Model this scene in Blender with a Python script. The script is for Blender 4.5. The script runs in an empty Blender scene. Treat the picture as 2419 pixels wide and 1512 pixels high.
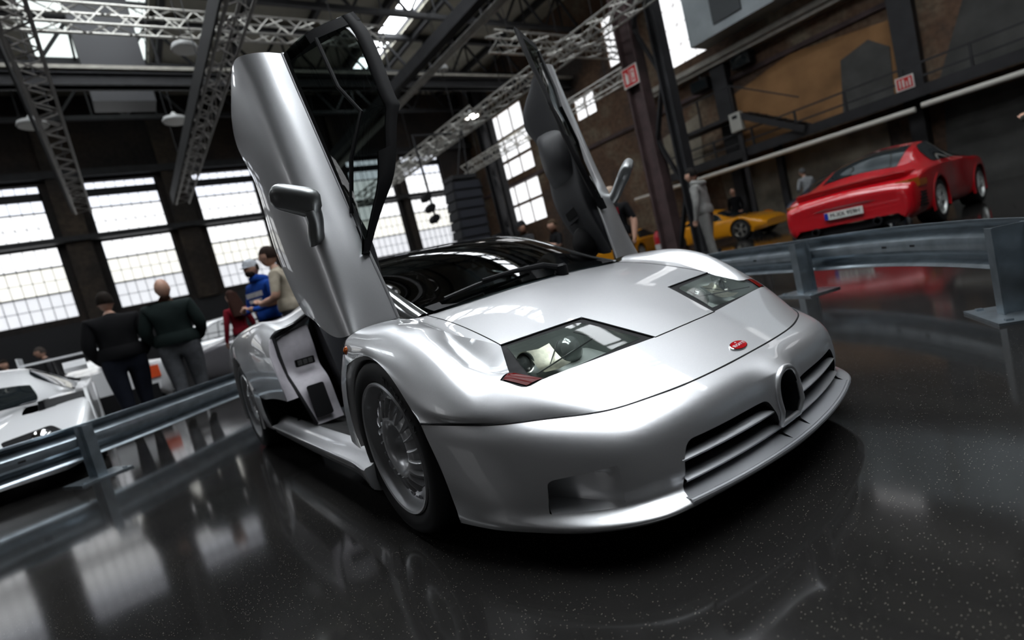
import bpy, bmesh, math, random
import numpy as np
from mathutils import Vector, Matrix
from mathutils.geometry import delaunay_2d_cdt

random.seed(7)
SC = bpy.context.scene
COL = SC.collection
PI = math.pi

# ------------------------------------------------------------------ camera
# world frame: X = forward of the silver car, Y = its left, Z up, origin on the floor under its front axle
CAM_C = Vector((1.77485, -1.49620, 0.82893))
CAM_R = ((0.57439, 0.78172, -0.24288), (-0.06734, -0.25058, -0.96575), (-0.81581, 0.57108, -0.09129))  # right, down, forward
cam_d = bpy.data.cameras.new('camera')
cam = bpy.data.objects.new('camera', cam_d)
COL.objects.link(cam)
r_, d_, f_ = [Vector(v).normalized() for v in CAM_R]
cam.matrix_world = Matrix(((r_.x, -d_.x, -f_.x, CAM_C.x), (r_.y, -d_.y, -f_.y, CAM_C.y), (r_.z, -d_.z, -f_.z, CAM_C.z), (0, 0, 0, 1)))
cam_d.sensor_fit = 'HORIZONTAL'
cam_d.sensor_width = 36.0
cam_d.lens = 1230.48 / 2419 * 36.0
cam_d.clip_start = 0.05
cam_d.clip_end = 200
cam_d.dof.use_dof = True
cam_d.dof.focus_distance = 1.75
cam_d.dof.aperture_fstop = 1.6
SC.camera = cam

# ------------------------------------------------------------------ world, light, exposure
w = bpy.data.worlds.new('world')
SC.world = w
w.use_nodes = True
w.node_tree.nodes['Background'].inputs[0].default_value = (0.75, 0.85, 1.0, 1)
w.node_tree.nodes['Background'].inputs[1].default_value = 1.0
SC.view_settings.view_transform = 'Standard'
SC.view_settings.look = 'None'
SC.view_settings.gamma = 1.0
SC.view_settings.use_curve_mapping = False
SC.view_settings.exposure = 0.30
SC.cycles.use_denoising = True
SC.cycles.max_bounces = 8
SC.cycles.glossy_bounces = 5
SC.cycles.transparent_max_bounces = 16
SC.cycles.sample_clamp_indirect = 6.0
SC.cycles.caustics_reflective = False
SC.cycles.caustics_refractive = False
WINDOW_LIGHT = 1.15      # daylight through the frosted wall windows
SKY_LIGHT = 8.2         # daylight through the roof lights, seen and added

# ------------------------------------------------------------------ materials
MATS = {}
def mat(name, col=(.5, .5, .5), rough=.5, metal=0., coat=0., coat_rough=.03, emit=None, estr=1., trans=0., ior=1.45, alpha=1., noise=0., nscale=20., bump=0., spec=.5, sheen=0., col2=None, detail=4.):
    if name in MATS: return MATS[name]
    m = bpy.data.materials.new(name)
    m.use_nodes = True
    nt = m.node_tree
    b = nt.nodes['Principled BSDF']
    b.inputs['Base Color'].default_value = (*col, 1)
    b.inputs['Roughness'].default_value = rough
    b.inputs['Metallic'].default_value = metal
    b.inputs['Coat Weight'].default_value = coat
    b.inputs['Coat Roughness'].default_value = coat_rough
    b.inputs['Transmission Weight'].default_value = trans
    b.inputs['IOR'].default_value = ior
    b.inputs['Alpha'].default_value = alpha
    b.inputs['Specular IOR Level'].default_value = spec
    b.inputs['Sheen Weight'].default_value = sheen
    if emit is not None:
        b.inputs['Emission Color'].default_value = (*emit, 1)
        b.inputs['Emission Strength'].default_value = estr
    if noise or bump:
        tc = nt.nodes.new('ShaderNodeTexCoord')
        n = nt.nodes.new('ShaderNodeTexNoise')
        n.inputs['Scale'].default_value = nscale
        n.inputs['Detail'].default_value = detail
        nt.links.new(tc.outputs['Object'], n.inputs['Vector'])
        if noise:
            cr = nt.nodes.new('ShaderNodeValToRGB')
            c2 = col2 if col2 is not None else tuple(c * (1 - noise) for c in col)
            cr.color_ramp.elements[0].position = .32
            cr.color_ramp.elements[1].position = .68
            cr.color_ramp.elements[0].color = (*c2, 1)
            cr.color_ramp.elements[1].color = (*col, 1)
            nt.links.new(n.outputs['Fac'], cr.inputs['Fac'])
            nt.links.new(cr.outputs['Color'], b.inputs['Base Color'])
        if bump:
            bp = nt.nodes.new('ShaderNodeBump')
            bp.inputs['Strength'].default_value = bump
            bp.inputs['Distance'].default_value = .01
            nt.links.new(n.outputs['Fac'], bp.inputs['Height'])
            nt.links.new(bp.outputs['Normal'], b.inputs['Normal'])
    MATS[name] = m
    return m

def paint(name, col, metal=0., rough=.35, flake=0.):
    m = mat(name, col, rough, metal, 1.0, .02)
    if flake:
        nt = m.node_tree; b = nt.nodes['Principled BSDF']
        tc = nt.nodes.new('ShaderNodeTexCoord'); v = nt.nodes.new('ShaderNodeTexVoronoi')
        v.inputs['Scale'].default_value = 900
        nt.links.new(tc.outputs['Object'], v.inputs['Vector'])
        mx = nt.nodes.new('ShaderNodeMix'); mx.data_type = 'RGBA'
        mx.inputs['Factor'].default_value = flake
        mx.inputs['A'].default_value = (*col, 1)
        nt.links.new(v.outputs['Color'], mx.inputs['B'])
        hs = nt.nodes.new('ShaderNodeHueSaturation'); hs.inputs['Saturation'].default_value = .0
        nt.links.new(mx.outputs['Result'], hs.inputs['Color'])
        mm = nt.nodes.new('ShaderNodeMix'); mm.data_type = 'RGBA'; mm.blend_type = 'MULTIPLY'
        mm.inputs['Factor'].default_value = 1
        mm.inputs['A'].default_value = (.97, .98, 1.0, 1)
        nt.links.new(hs.outputs['Color'], mm.inputs['B'])
        nt.links.new(mm.outputs['Result'], b.inputs['Base Color'])
    return m

M_SILVER = paint('silver_paint', (.68, .705, .77), .88, .42, .05)
M_BLACK = mat('black_plastic', (.007, .007, .008), .55, spec=.25)
M_SEAM = mat('panel_gap', (.006, .006, .007), .7)
M_RUBBER = mat('tyre_rubber', (.009, .009, .010), .6, noise=.3, nscale=60)
M_DGLASS = mat('dark_glass', (.012, .016, .018), .02, 0, spec=.6)
M_STEEL = mat('galvanised_steel', (.46, .53, .58), .30, .85, noise=.3, nscale=9, bump=.015)
M_IRON = mat('dark_steelwork', (.030, .030, .033), .6, .2, noise=.4, nscale=3)
M_IRONB = mat('brown_steelwork', (.105, .068, .068), .6, .1, noise=.5, nscale=2.5)
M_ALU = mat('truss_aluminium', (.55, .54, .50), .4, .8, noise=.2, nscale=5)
M_RED = paint('red_paint', (.42, .004, .010), .0, .3)
M_WHITE = paint('white_paint', (.78, .79, .80), .0, .35)
M_YELLOW = paint('yellow_paint', (.75, .30, .005), .0, .35)
M_GREY = paint('grey_paint', (.16, .155, .165), .5, .35)
M_NAVY = paint('navy_paint', (.015, .022, .05), .3, .3)
M_RIM = mat('silver_wheel', (.60, .61, .63), .35, .35, .5, .08)
M_CHROME = mat('chrome', (.8, .8, .8), .08, 1.)

# ------------------------------------------------------------------ mesh helpers
def tag(o, label=None, cat=None, group=None, kind=None):
    if label: o['label'] = label
    if cat: o['category'] = cat
    if group: o['group'] = group
    if kind: o['kind'] = kind
    return o

def empty(name, loc=(0, 0, 0), rz=0., label=None, cat=None, group=None, kind=None):
    o = bpy.data.objects.new(name, None)
    o.empty_display_size = .2
    COL.objects.link(o)
    o.location = loc
    o.rotation_euler = (0, 0, rz)
    return tag(o, label, cat, group, kind)

def link(name, me, m=None, parent=None, smooth=False, sharp=None):
    if m is not None and not me.materials:
        me.materials.append(m)
    if smooth:
        me.shade_smooth()
        if sharp: me.set_sharp_from_angle(angle=math.radians(sharp))
    o = bpy.data.objects.new(name, me)
    COL.objects.link(o)
    if parent is not None: o.parent = parent
    return o

class MB:
    """collects simple shapes into ONE mesh"""
    def __init__(s): s.v = []; s.f = []
    def add(s, vs, fs):
        n = len(s.v); s.v += [tuple(x) for x in vs]; s.f += [tuple(i + n for i in q) for q in fs]; return s
    def box(s, x0, x1, y0, y1, z0, z1, M=None):
        vs = [(x, y, z) for z in (z0, z1) for y in (y0, y1) for x in (x0, x1)]
        if M is not None: vs = [M @ Vector(v) for v in vs]
        return s.add(vs, [(0, 2, 3, 1), (4, 5, 7, 6), (0, 1, 5, 4), (2, 6, 7, 3), (0, 4, 6, 2), (1, 3, 7, 5)])
    def bar(s, a, b, w, h=None, up=(0, 0, 1)):
        a = Vector(a); b = Vector(b); h = h or w
        d = (b - a); L = d.length; d.normalize(); u = Vector(up)
        if abs(d.dot(u)) > .98: u = Vector((1, 0, 0))
        x = d.cross(u).normalized(); y = x.cross(d)
        M = Matrix(((x.x, y.x, d.x, a.x), (x.y, y.y, d.y, a.y), (x.z, y.z, d.z, a.z), (0, 0, 0, 1)))
        return s.box(-w / 2, w / 2, -h / 2, h / 2, 0, L, M)
    def tube(s, pts, r, n=8, closed=False, cap=True):
        pts = [Vector(p) for p in pts]; N = len(pts)
        rs = r if hasattr(r, '__len__') else [r] * N
        vs = []; pu = None
        for i, p in enumerate(pts):
            if closed: t = pts[(i + 1) % N] - pts[i - 1]
            else: t = pts[min(i + 1, N - 1)] - pts[max(i - 1, 0)]
            t.normalize()
            if pu is None:
                u = Vector((0, 0, 1)) if abs(t.z) < .9 else Vector((1, 0, 0))
            else: u = pu
            x = (u - t * u.dot(t)).normalized(); pu = x; y = t.cross(x)
            for k in range(n):
                a = 2 * PI * k / n
                vs.append(p + (x * math.cos(a) + y * math.sin(a)) * rs[i])
        fs = []
        for i in range(N if closed else N - 1):
            j = (i + 1) % N
            for k in range(n):
                fs.append((i * n + k, i * n + (k + 1) % n, j * n + (k + 1) % n, j * n + k))
        if cap and not closed:
            fs.append(tuple(range(n - 1, -1, -1))); fs.append(tuple((N - 1) * n + k for k in range(n)))
        return s.add(vs, fs)
    def lathe(s, prof, n=24, M=None, closed=True):
        """prof: (r, h) list turned about local Z"""
        vs = []; L = len(prof)
        for k in range(n):
            a = 2 * PI * k / n
            for r, h in prof:
                v = Vector((r * math.cos(a), r * math.sin(a), h)); vs.append(M @ v if M is not None else v)
        fs = [(k * L + i, ((k + 1) % n) * L + i, ((k + 1) % n) * L + i + 1, k * L + i + 1) for k in range(n) for i in range(L - 1)]
        return s.add(vs, fs)
    def prism(s, poly, axis_a, axis_b, axis_n, o, t):
        """flat outline poly (a, b) at origin o, thickness t along axis_n"""
        A, B, N, O = Vector(axis_a), Vector(axis_b), Vector(axis_n), Vector(o)
        k = len(poly)
        vs = [O + A * a + B * b for a, b in poly] + [O + A * a + B * b + N * t for a, b in poly]
        return s.add(vs, [tuple(range(k - 1, -1, -1)), tuple(range(k, 2 * k))] + [(i, (i + 1) % k, (i + 1) % k + k, i + k) for i in range(k)])
    def mesh(s, name='m'):
        me = bpy.data.meshes.new(name); me.from_pydata(s.v, [], s.f); me.update()
        return me
    def build(s, name, m, parent=None, smooth=False, sharp=35):
        me = s.mesh(name)
        bm = bmesh.new(); bm.from_mesh(me); bmesh.ops.recalc_face_normals(bm, faces=bm.faces); bm.to_mesh(me); bm.free()
        return link(name, me, m, parent, smooth, sharp)

def grid_mesh(P, close_u=False):
    """P: array rows x cols x 3"""
    P = np.asarray(P); r, c = P.shape[:2]
    vs = P.reshape(-1, 3).tolist(); fs = []
    for i in range(r - 1):
        for j in range(c - (0 if close_u else 1)):
            k = (j + 1) % c
            fs.append((i * c + j, i * c + k, (i + 1) * c + k, (i + 1) * c + j))
    return vs, fs

# ---- natural cubic spline surface through a grid of points
_NATC = {}
def _natop(n):
    """linear operator: second derivatives of the natural cubic spline from its values"""
    if n not in _NATC:
        A = np.zeros((n, n)); B = np.zeros((n, n)); A[0, 0] = A[-1, -1] = 1
        for i in range(1, n - 1):
            A[i, i - 1] = 1; A[i, i] = 4; A[i, i + 1] = 1
            B[i, i - 1] = 6; B[i, i] = -12; B[i, i + 1] = 6
        _NATC[n] = np.linalg.solve(A, B)
    return _NATC[n]
def _nat(Y): return np.tensordot(_natop(len(Y)), Y, (1, 0))

def spline_eval(Y, t):
    Y = np.asarray(Y, float); n = len(Y)
    if n == 2:
        t = np.asarray(t, float); return Y[0] + (Y[1] - Y[0]) * t.reshape(-1, *([1] * (Y.ndim - 1)))
    M = _nat(Y); t = np.clip(np.asarray(t, float), 0, n - 1); i = np.minimum(t.astype(int), n - 2)
    s = (t - i).reshape(-1, *([1] * (Y.ndim - 1)))
    return M[i] * (1 - s) ** 3 / 6 + M[i + 1] * s ** 3 / 6 + (Y[i] - M[i] / 6) * (1 - s) + (Y[i + 1] - M[i + 1] / 6) * s

class Surf:
    """rows along v, columns along u; bicubic through every control point; tabulated for fast lookup"""
    def __init__(s, P, nu=12, nv=12):
        s.P = np.asarray(P, float); s.R, s.C = s.P.shape[:2]
        s.tv = np.linspace(0, s.R - 1, (s.R - 1) * nv + 1); s.tu = np.linspace(0, s.C - 1, (s.C - 1) * nu + 1)
        a = spline_eval(s.P, s.tv)
        s.G = np.swapaxes(spline_eval(np.swapaxes(a, 0, 1), s.tu), 0, 1)   # rows x cols x 3
        s.nu, s.nv = nu, nv
    def ev(s, u, v):
        """bicubic-ish lookup: u in [0,C-1], v in [0,R-1] (vectorised)"""
        u = np.atleast_1d(np.asarray(u, float)); v = np.atleast_1d(np.asarray(v, float)); out = np.zeros((len(u), 3))
        a = spline_eval(s.P, v)                       # len x C x 3
        Mx = np.einsum('ij,kjd->kid', _natop(s.C), a)
        uu = np.clip(u, 0, s.C - 1); i = np.minimum(uu.astype(int), s.C - 2); f = (uu - i)[:, None]; k = np.arange(len(u))
        return Mx[k, i] * (1 - f) ** 3 / 6 + Mx[k, i + 1] * f ** 3 / 6 + (a[k, i] - Mx[k, i] / 6) * (1 - f) + (a[k, i + 1] - Mx[k, i + 1] / 6) * f
    def inv(s, X, Y, ax=(0, 1)):
        """(u, v) of the surface point whose two coordinates are X, Y"""
        G = s.G[:, :, list(ax)]; out = []
        for x, y in zip(np.atleast_1d(X), np.atleast_1d(Y)):
            d = ((G - np.array([x, y])) ** 2).sum(2); r, c = np.unravel_index(d.argmin(), d.shape)
            u, v = s.tu[c], s.tv[r]
            for _ in range(8):
                p0, pu, pv = s.ev([u, u + 1e-3, u], [v, v, v + 1e-3])[:, list(ax)]
                J = np.array([(pu - p0) / 1e-3, (pv - p0) / 1e-3]).T
                try: du = np.linalg.solve(J, np.array([x, y]) - p0)
                except Exception: break
                u = min(max(u + np.clip(du[0], -.5, .5), 0), s.C - 1); v = min(max(v + np.clip(du[1], -.5, .5), 0), s.R - 1)
            out.append((u, v))
        return np.array(out)

def inside(poly, pts):
    """points in polygon (vectorised)"""
    poly = np.asarray(poly); pts = np.asarray(pts); x, y = pts[:, 0], pts[:, 1]; r = np.zeros(len(pts), bool); j = len(poly) - 1
    for i in range(len(poly)):
        xi, yi = poly[i]; xj, yj = poly[j]
        c = ((yi > y) != (yj > y)) & (x < (xj - xi) * (y - yi) / ((yj - yi) + 1e-15) + xi)
        r ^= c; j = i
    return r

def resample(poly, step, closed=True):
    P = [np.asarray(p, float) for p in poly]; out = []
    for i in range(len(P) if closed else len(P) - 1):
        a, b = P[i], P[(i + 1) % len(P)]; n = max(1, int(np.ceil(np.linalg.norm(b - a) / step)))
        out += [a + (b - a) * k / n for k in range(n)]
    if not closed: out.append(P[-1])
    return np.array(out)

def rounded(poly, r, n=4):
    """round the corners of a 2-D (or 3-D) polygon"""
    out = []; K = len(poly); rr = r if hasattr(r, '__len__') else [r] * K
    for i in range(K):
        p = np.asarray(poly[i], float); a = np.asarray(poly[i - 1], float) - p; b = np.asarray(poly[(i + 1) % K], float) - p
        la, lb = np.linalg.norm(a), np.linalg.norm(b); q = min(rr[i], la * .45, lb * .45)
        if q < 1e-6: out.append(p); continue
        p0, p1 = p + a / la * q, p + b / lb * q
        for k in range(n + 1):
            t = k / n; out.append(p0 * (1 - t) ** 2 + 2 * p * t * (1 - t) + p1 * t * t)
    return np.array(out)

def cut_surface(uv_grid, outlines):
    """constrained triangulation of a (u,v) point cloud with outline polygons; returns verts (n,2), tris"""
    pts = [tuple(p) for p in uv_grid]; edges = []
    for o in outlines:
        n0 = len(pts); pts += [tuple(p) for p in o]; k = len(o)
        edges += [(n0 + i, n0 + (i + 1) % k) for i in range(k)]
    r = delaunay_2d_cdt([Vector(p) for p in pts], edges, [], 0, 1e-6)
    return np.array([tuple(v) for v in r[0]]), np.array([f for f in r[2] if len(f) == 3])

def submesh(name, V, T, mask, m, parent=None, N=None, flip=False, thick=0):
    """pick triangles of a big triangulation as one object; V 3-D verts, N analytic normals"""
    T = T[mask]
    if len(T) == 0: return None
    if flip: T = T[:, ::-1]
    ids = np.unique(T); mp = {int(q): i for i, q in enumerate(ids)}
    me = bpy.data.meshes.new(name)
    me.from_pydata(V[ids].tolist(), [], [tuple(mp[int(q)] for q in t) for t in T]); me.update()
    me.shade_smooth()
    if N is not None: me.normals_split_custom_set_from_vertices([Vector(q) for q in N[ids]])
    return link(name, me, m, parent)

def text_mesh(body, size, depth=.002, font_bold=False):
    c = bpy.data.curves.new('t', 'FONT'); c.body = body; c.size = size; c.extrude = depth; c.align_x = 'CENTER'; c.align_y = 'CENTER'
    o = bpy.data.objects.new('t', c); COL.objects.link(o)
    dg = bpy.context.evaluated_depsgraph_get(); me = bpy.data.meshes.new_from_object(o.evaluated_get(dg))
    bpy.data.objects.remove(o); bpy.data.curves.remove(c)
    return me

def basis(o, x, y, z):
    x, y, z, o = Vector(x), Vector(y), Vector(z), Vector(o)
    return Matrix(((x.x, y.x, z.x, o.x), (x.y, y.y, z.y, o.y), (x.z, y.z, z.z, o.z), (0, 0, 0, 1)))

def copy_tree(o, parent=None):
    c = o.copy(); COL.objects.link(c); c.parent = parent
    for ch in list(o.children): copy_tree(ch, c)
    return c
# ================================================================== THE HALL
XA, XF, YB, YL, ZR = -26.0, 15.0, 18.0, -15.0, 12.4     # back wall, front wall, right wall, left wall, roof deck

def floor_material():
    m = bpy.data.materials.new('polished_dark_floor'); m.use_nodes = True
    nt = m.node_tree; b = nt.nodes['Principled BSDF']
    tc = nt.nodes.new('ShaderNodeTexCoord')
    n1 = nt.nodes.new('ShaderNodeTexNoise'); n1.inputs['Scale'].default_value = .8; n1.inputs['Detail'].default_value = 5
    nt.links.new(tc.outputs['Object'], n1.inputs['Vector'])
    cr = nt.nodes.new('ShaderNodeValToRGB')
    cr.color_ramp.elements[0].position = .3; cr.color_ramp.elements[1].position = .75
    cr.color_ramp.elements[0].color = (.012, .0115, .0115, 1); cr.color_ramp.elements[1].color = (.021, .020, .019, 1)
    nt.links.new(n1.outputs['Fac'], cr.inputs['Fac'])
    vo = nt.nodes.new('ShaderNodeTexVoronoi'); vo.inputs['Scale'].default_value = 150
    nt.links.new(tc.outputs['Object'], vo.inputs['Vector'])
    s1 = nt.nodes.new('ShaderNodeValToRGB')
    s1.color_ramp.elements[0].position = .10; s1.color_ramp.elements[1].position = .16
    s1.color_ramp.elements[0].color = (1, 1, 1, 1); s1.color_ramp.elements[1].color = (0, 0, 0, 1)
    nt.links.new(vo.outputs['Distance'], s1.inputs['Fac'])
    pick = nt.nodes.new('ShaderNodeMath'); pick.operation = 'GREATER_THAN'; pick.inputs[1].default_value = .58
    sp = nt.nodes.new('ShaderNodeSeparateColor'); nt.links.new(vo.outputs['Color'], sp.inputs['Color'])
    nt.links.new(sp.outputs['Red'], pick.inputs[0])
    mu = nt.nodes.new('ShaderNodeMath'); mu.operation = 'MULTIPLY'
    nt.links.new(s1.outputs['Color'], mu.inputs[0]); nt.links.new(pick.outputs[0], mu.inputs[1])
    mx = nt.nodes.new('ShaderNodeMix'); mx.data_type = 'RGBA'
    nt.links.new(mu.outputs[0], mx.inputs['Factor']); nt.links.new(cr.outputs['Color'], mx.inputs['A'])
    mx.inputs['B'].default_value = (.26, .24, .20, 1)
    nt.links.new(mx.outputs['Result'], b.inputs['Base Color'])
    n2 = nt.nodes.new('ShaderNodeTexNoise'); n2.inputs['Scale'].default_value = 2.5; n2.inputs['Detail'].default_value = 6
    nt.links.new(tc.outputs['Object'], n2.inputs['Vector'])
    mr = nt.nodes.new('ShaderNodeMapRange'); mr.inputs['To Min'].default_value = .05; mr.inputs['To Max'].default_value = .13
    nt.links.new(n2.outputs['Fac'], mr.inputs['Value']); nt.links.new(mr.outputs['Result'], b.inputs['Roughness'])
    b.inputs['Specular IOR Level'].default_value = .42
    return m

def masonry(name, c1, c2, c3, scale=.35):
    """weathered brick and render: large patches, brick courses as fine relief, soot"""
    m = bpy.data.materials.new(name); m.use_nodes = True
    nt = m.node_tree; b = nt.nodes['Principled BSDF']; b.inputs['Roughness'].default_value = .85
    tc = nt.nodes.new('ShaderNodeTexCoord')
    n1 = nt.nodes.new('ShaderNodeTexNoise'); n1.inputs['Scale'].default_value = scale; n1.inputs['Detail'].default_value = 6; n1.inputs['Roughness'].default_value = .6
    nt.links.new(tc.outputs['Object'], n1.inputs['Vector'])
    cr = nt.nodes.new('ShaderNodeValToRGB')
    e = cr.color_ramp.elements; e[0].position = .36; e[0].color = (*c1, 1); e[1].position = .64; e[1].color = (*c3, 1)
    q = e.new(.5); q.color = (*c2, 1)
    nt.links.new(n1.outputs['Fac'], cr.inputs['Fac'])
    n2 = nt.nodes.new('ShaderNodeTexNoise'); n2.inputs['Scale'].default_value = 6; n2.inputs['Detail'].default_value = 6
    nt.links.new(tc.outputs['Object'], n2.inputs['Vector'])
    mx = nt.nodes.new('ShaderNodeMix'); mx.data_type = 'RGBA'; mx.blend_type = 'MULTIPLY'; mx.inputs['Factor'].default_value = .6
    nt.links.new(cr.outputs['Color'], mx.inputs['A'])
    c2r = nt.nodes.new('ShaderNodeValToRGB'); c2r.color_ramp.elements[0].color = (.35, .35, .35, 1); c2r.color_ramp.elements[0].position = .35; c2r.color_ramp.elements[1].position = .6
    nt.links.new(n2.outputs['Fac'], c2r.inputs['Fac']); nt.links.new(c2r.outputs['Color'], mx.inputs['B'])
    nt.links.new(mx.outputs['Result'], b.inputs['Base Color'])
    br = nt.nodes.new('ShaderNodeTexBrick'); br.inputs['Scale'].default_value = 3.2; br.inputs['Mortar Size'].default_value = .02
    bp = nt.nodes.new('ShaderNodeBump'); bp.inputs['Strength'].default_value = .3; bp.inputs['Distance'].default_value = .02
    nt.links.new(tc.outputs['Object'], br.inputs['Vector']); nt.links.new(br.outputs['Fac'], bp.inputs['Height']); nt.links.new(bp.outputs['Normal'], b.inputs['Normal'])
    return m

M_FLOOR = floor_material()
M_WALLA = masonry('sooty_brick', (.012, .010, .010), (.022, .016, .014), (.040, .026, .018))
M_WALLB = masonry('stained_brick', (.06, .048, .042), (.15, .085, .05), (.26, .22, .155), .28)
M_RENDER = mat('stained_render', (.34, .30, .235), .9, noise=.6, nscale=1.2)
M_OCHRE = mat('ochre_render', (.36, .19, .08), .9, noise=.5, nscale=.8)
M_BAY = mat('grey_bricked_up', (.085, .085, .08), .9, noise=.4, nscale=1.5)
M_CLAD = mat('black_cladding', (.012, .012, .014), .6)
M_ROOF = mat('cream_roof_boards', (.50, .48, .40), .85, noise=.3, nscale=.9)
M_PIPE = mat('grey_pipe', (.42, .40, .35), .5, .2, noise=.3, nscale=4)
M_FRAMEB = mat('window_steel', (.012, .012, .015), .6)
M_FRAMEO = mat('weathered_timber_frame', (.22, .13, .075), .8, noise=.5, nscale=6)
def pane_mat(name, c, s): return mat(name, (.6, .6, .6), .6, emit=c, estr=s)
M_PANE = [pane_mat('frosted_pane_cool', (.86, .90, 1.0), WINDOW_LIGHT), pane_mat('frosted_pane', (.97, .98, 1.0), WINDOW_LIGHT), pane_mat('frosted_pane_warm', (1.0, .99, .92), WINDOW_LIGHT * .8), pane_mat('frosted_pane_grey', (.90, .92, .97), WINDOW_LIGHT * .62)]
M_SKYL = pane_mat('roof_light_glass', (.92, .96, 1.0), SKY_LIGHT)
M_SKYD = pane_mat('roof_light_glass_weak', (.80, .88, .86), SKY_LIGHT * .16)  # weaker, greener emission for the far panes of the middle strip

def structure(name, mb, m, parent=None, **k):
    o = mb.build(name, m, parent, **k)
    if parent is None: tag(o, kind='structure')
    return o

mb = MB(); mb.add([(XA, YL, 0), (XF, YL, 0), (XF, YB, 0), (XA, YB, 0), (XA, YL, -.2), (XF, YL, -.2), (XF, YB, -.2), (XA, YB, -.2)], [(0, 1, 2, 3), (4, 7, 6, 5), (0, 4, 5, 1), (1, 5, 6, 2), (2, 6, 7, 3), (3, 7, 4, 0)])
structure('floor', mb, M_FLOOR)

def wall_with_holes(name, m, axis, pos, thick, a0, a1, z0, z1, holes):
    """axis 'x': wall plane X=pos running along Y (a); axis 'y': plane Y=pos running along X. holes (a0,a1,z0,z1)"""
    A = sorted({a0, a1, *[h[0] for h in holes], *[h[1] for h in holes]}); Z = sorted({z0, z1, *[h[2] for h in holes], *[h[3] for h in holes]})
    mb = MB()
    for i in range(len(A) - 1):
        run = None
        for j in range(len(Z) - 1):
            ca, cz = (A[i] + A[i + 1]) / 2, (Z[j] + Z[j + 1]) / 2
            if any(h[0] < ca < h[1] and h[2] < cz < h[3] for h in holes):
                continue
            if axis == 'x': mb.box(pos, pos + thick, A[i], A[i + 1], Z[j], Z[j + 1])
            else: mb.box(A[i], A[i + 1], pos, pos + thick, Z[j], Z[j + 1])
    return structure(name, mb, m)

WN = [0]
def window(axis, pos, a0, a1, z0, z1, cols, rows, thin=.02, bar=.05, fm=None, inward=1, tone=None, depth=.08):
    """rows: list of (frac_top, frac_bottom, sub-rows); panes are separate frosted sheets in a steel frame"""
    WN[0] += 1
    root = empty('window_%d' % WN[0], (pos, (a0 + a1) / 2, z0) if axis == 'x' else ((a0 + a1) / 2, pos, z0), kind='structure')
    fm = fm or M_FRAMEB
    H = z1 - z0; w = (a1 - a0)
    def P(a, d, z):
        return (d, a - (a0 + a1) / 2, z - z0) if axis == 'x' else (a - (a0 + a1) / 2, d, z - z0)
    def bx(mb, aa, ab, za, zb, d0, d1):
        p, q = P(aa, d0, za), P(ab, d1, zb)
        mb.box(min(p[0], q[0]), max(p[0], q[0]), min(p[1], q[1]), max(p[1], q[1]), min(p[2], q[2]), max(p[2], q[2]))
    fr = MB()
    bx(fr, a0, a0 + bar, z0, z1, -depth, depth); bx(fr, a1 - bar, a1, z0, z1, -depth, depth)
    pm = {}
    edges = []
    for k, (ft, fb, sub) in enumerate(rows):
        zt, zb = z1 - ft * H, z1 - fb * H
        edges.append((zt, zb))
        for r in range(sub):
            ra, rb = zt - (zt - zb) * r / sub, zt - (zt - zb) * (r + 1) / sub
            if r: bx(fr, a0, a1, ra - thin / 2, ra + thin / 2, -.03, .03)
            for c in range(cols):
                ca, cb = a0 + bar + (w - 2 * bar) * c / cols, a0 + bar + (w - 2 * bar) * (c + 1) / cols
                mi = tone(k, r, c) if tone else 1
                key = (round(ra - rb, 4), mi)
                if key not in pm:
                    q = MB(); hw, hh = (cb - ca) / 2 - .004, (ra - rb) / 2 - .004
                    p0, p1 = ((-.008, -hw, -hh), (.008, hw, hh)) if axis == 'x' else ((-hw, -.008, -hh), (hw, .008, hh))
                    q.box(p0[0], p1[0], p0[1], p1[1], p0[2], p1[2]); me = q.mesh('pane'); me.materials.append(M_PANE[mi]); pm[key] = me
                o = bpy.data.objects.new('pane', pm[key]); COL.objects.link(o); o.parent = root
                o.location = P((ca + cb) / 2, 0, (ra + rb) / 2)
        for c in range(1, cols):
            ca = a0 + bar + (w - 2 * bar) * c / cols
            bx(fr, ca - thin / 2, ca + thin / 2, zb, zt, -.03, .03)
    prev = z1 + .02
    for zt, zb in edges:
        bx(fr, a0, a1, zt - .02, max(prev, zt + .02), -depth, depth); prev = zb + .02
    bx(fr, a0, a1, z0 - .02, prev, -depth, depth)
    fr.build('window_frame', fm, root)
    return root

ROWS_A = [(0, .056, 1), (.107, .198, 1), (.200, .418, 2), (.463, .605, 1), (.609, .80, 2), (.804, 1.0, 2)]
toneA = lambda k, r, c: 0 if k < 2 else (1 if k < 4 else (2 if k == 4 else 3))
winA = [(-9.75, -7.1), (-5.75, -3.08), (-1.73, .93), (2.30, 4.96), (6.3, 8.95), (9.75, 12.3), (13.05, 15.6)]
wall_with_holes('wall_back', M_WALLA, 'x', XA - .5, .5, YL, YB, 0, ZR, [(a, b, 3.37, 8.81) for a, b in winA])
for a, b in winA: window('x', XA - .22, a, b, 3.37, 8.81, 7, ROWS_A, thin=.022, bar=.07, tone=toneA)
structure('trim_1', MB().box(XA, XA + .12, YL, YB, 0, 3.1), M_CLAD)
ped = MB()
for a, b in zip([w[1] for w in winA[:-1]], [w[0] for w in winA[1:]]):
    ped.box(XA, XA + .25, a + .25, b - .25, 3.1, 11.2)
structure('trim_2', ped, masonry('pier_brick', (.016, .013, .012), (.035, .026, .020), (.07, .050, .034), .5))
structure('trim_3', MB().box(XA, XA + .3, YL, YB, 8.95, 9.25).box(XA, XA + .4, YL, YB, 6.35, 6.55), M_IRON)

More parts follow.
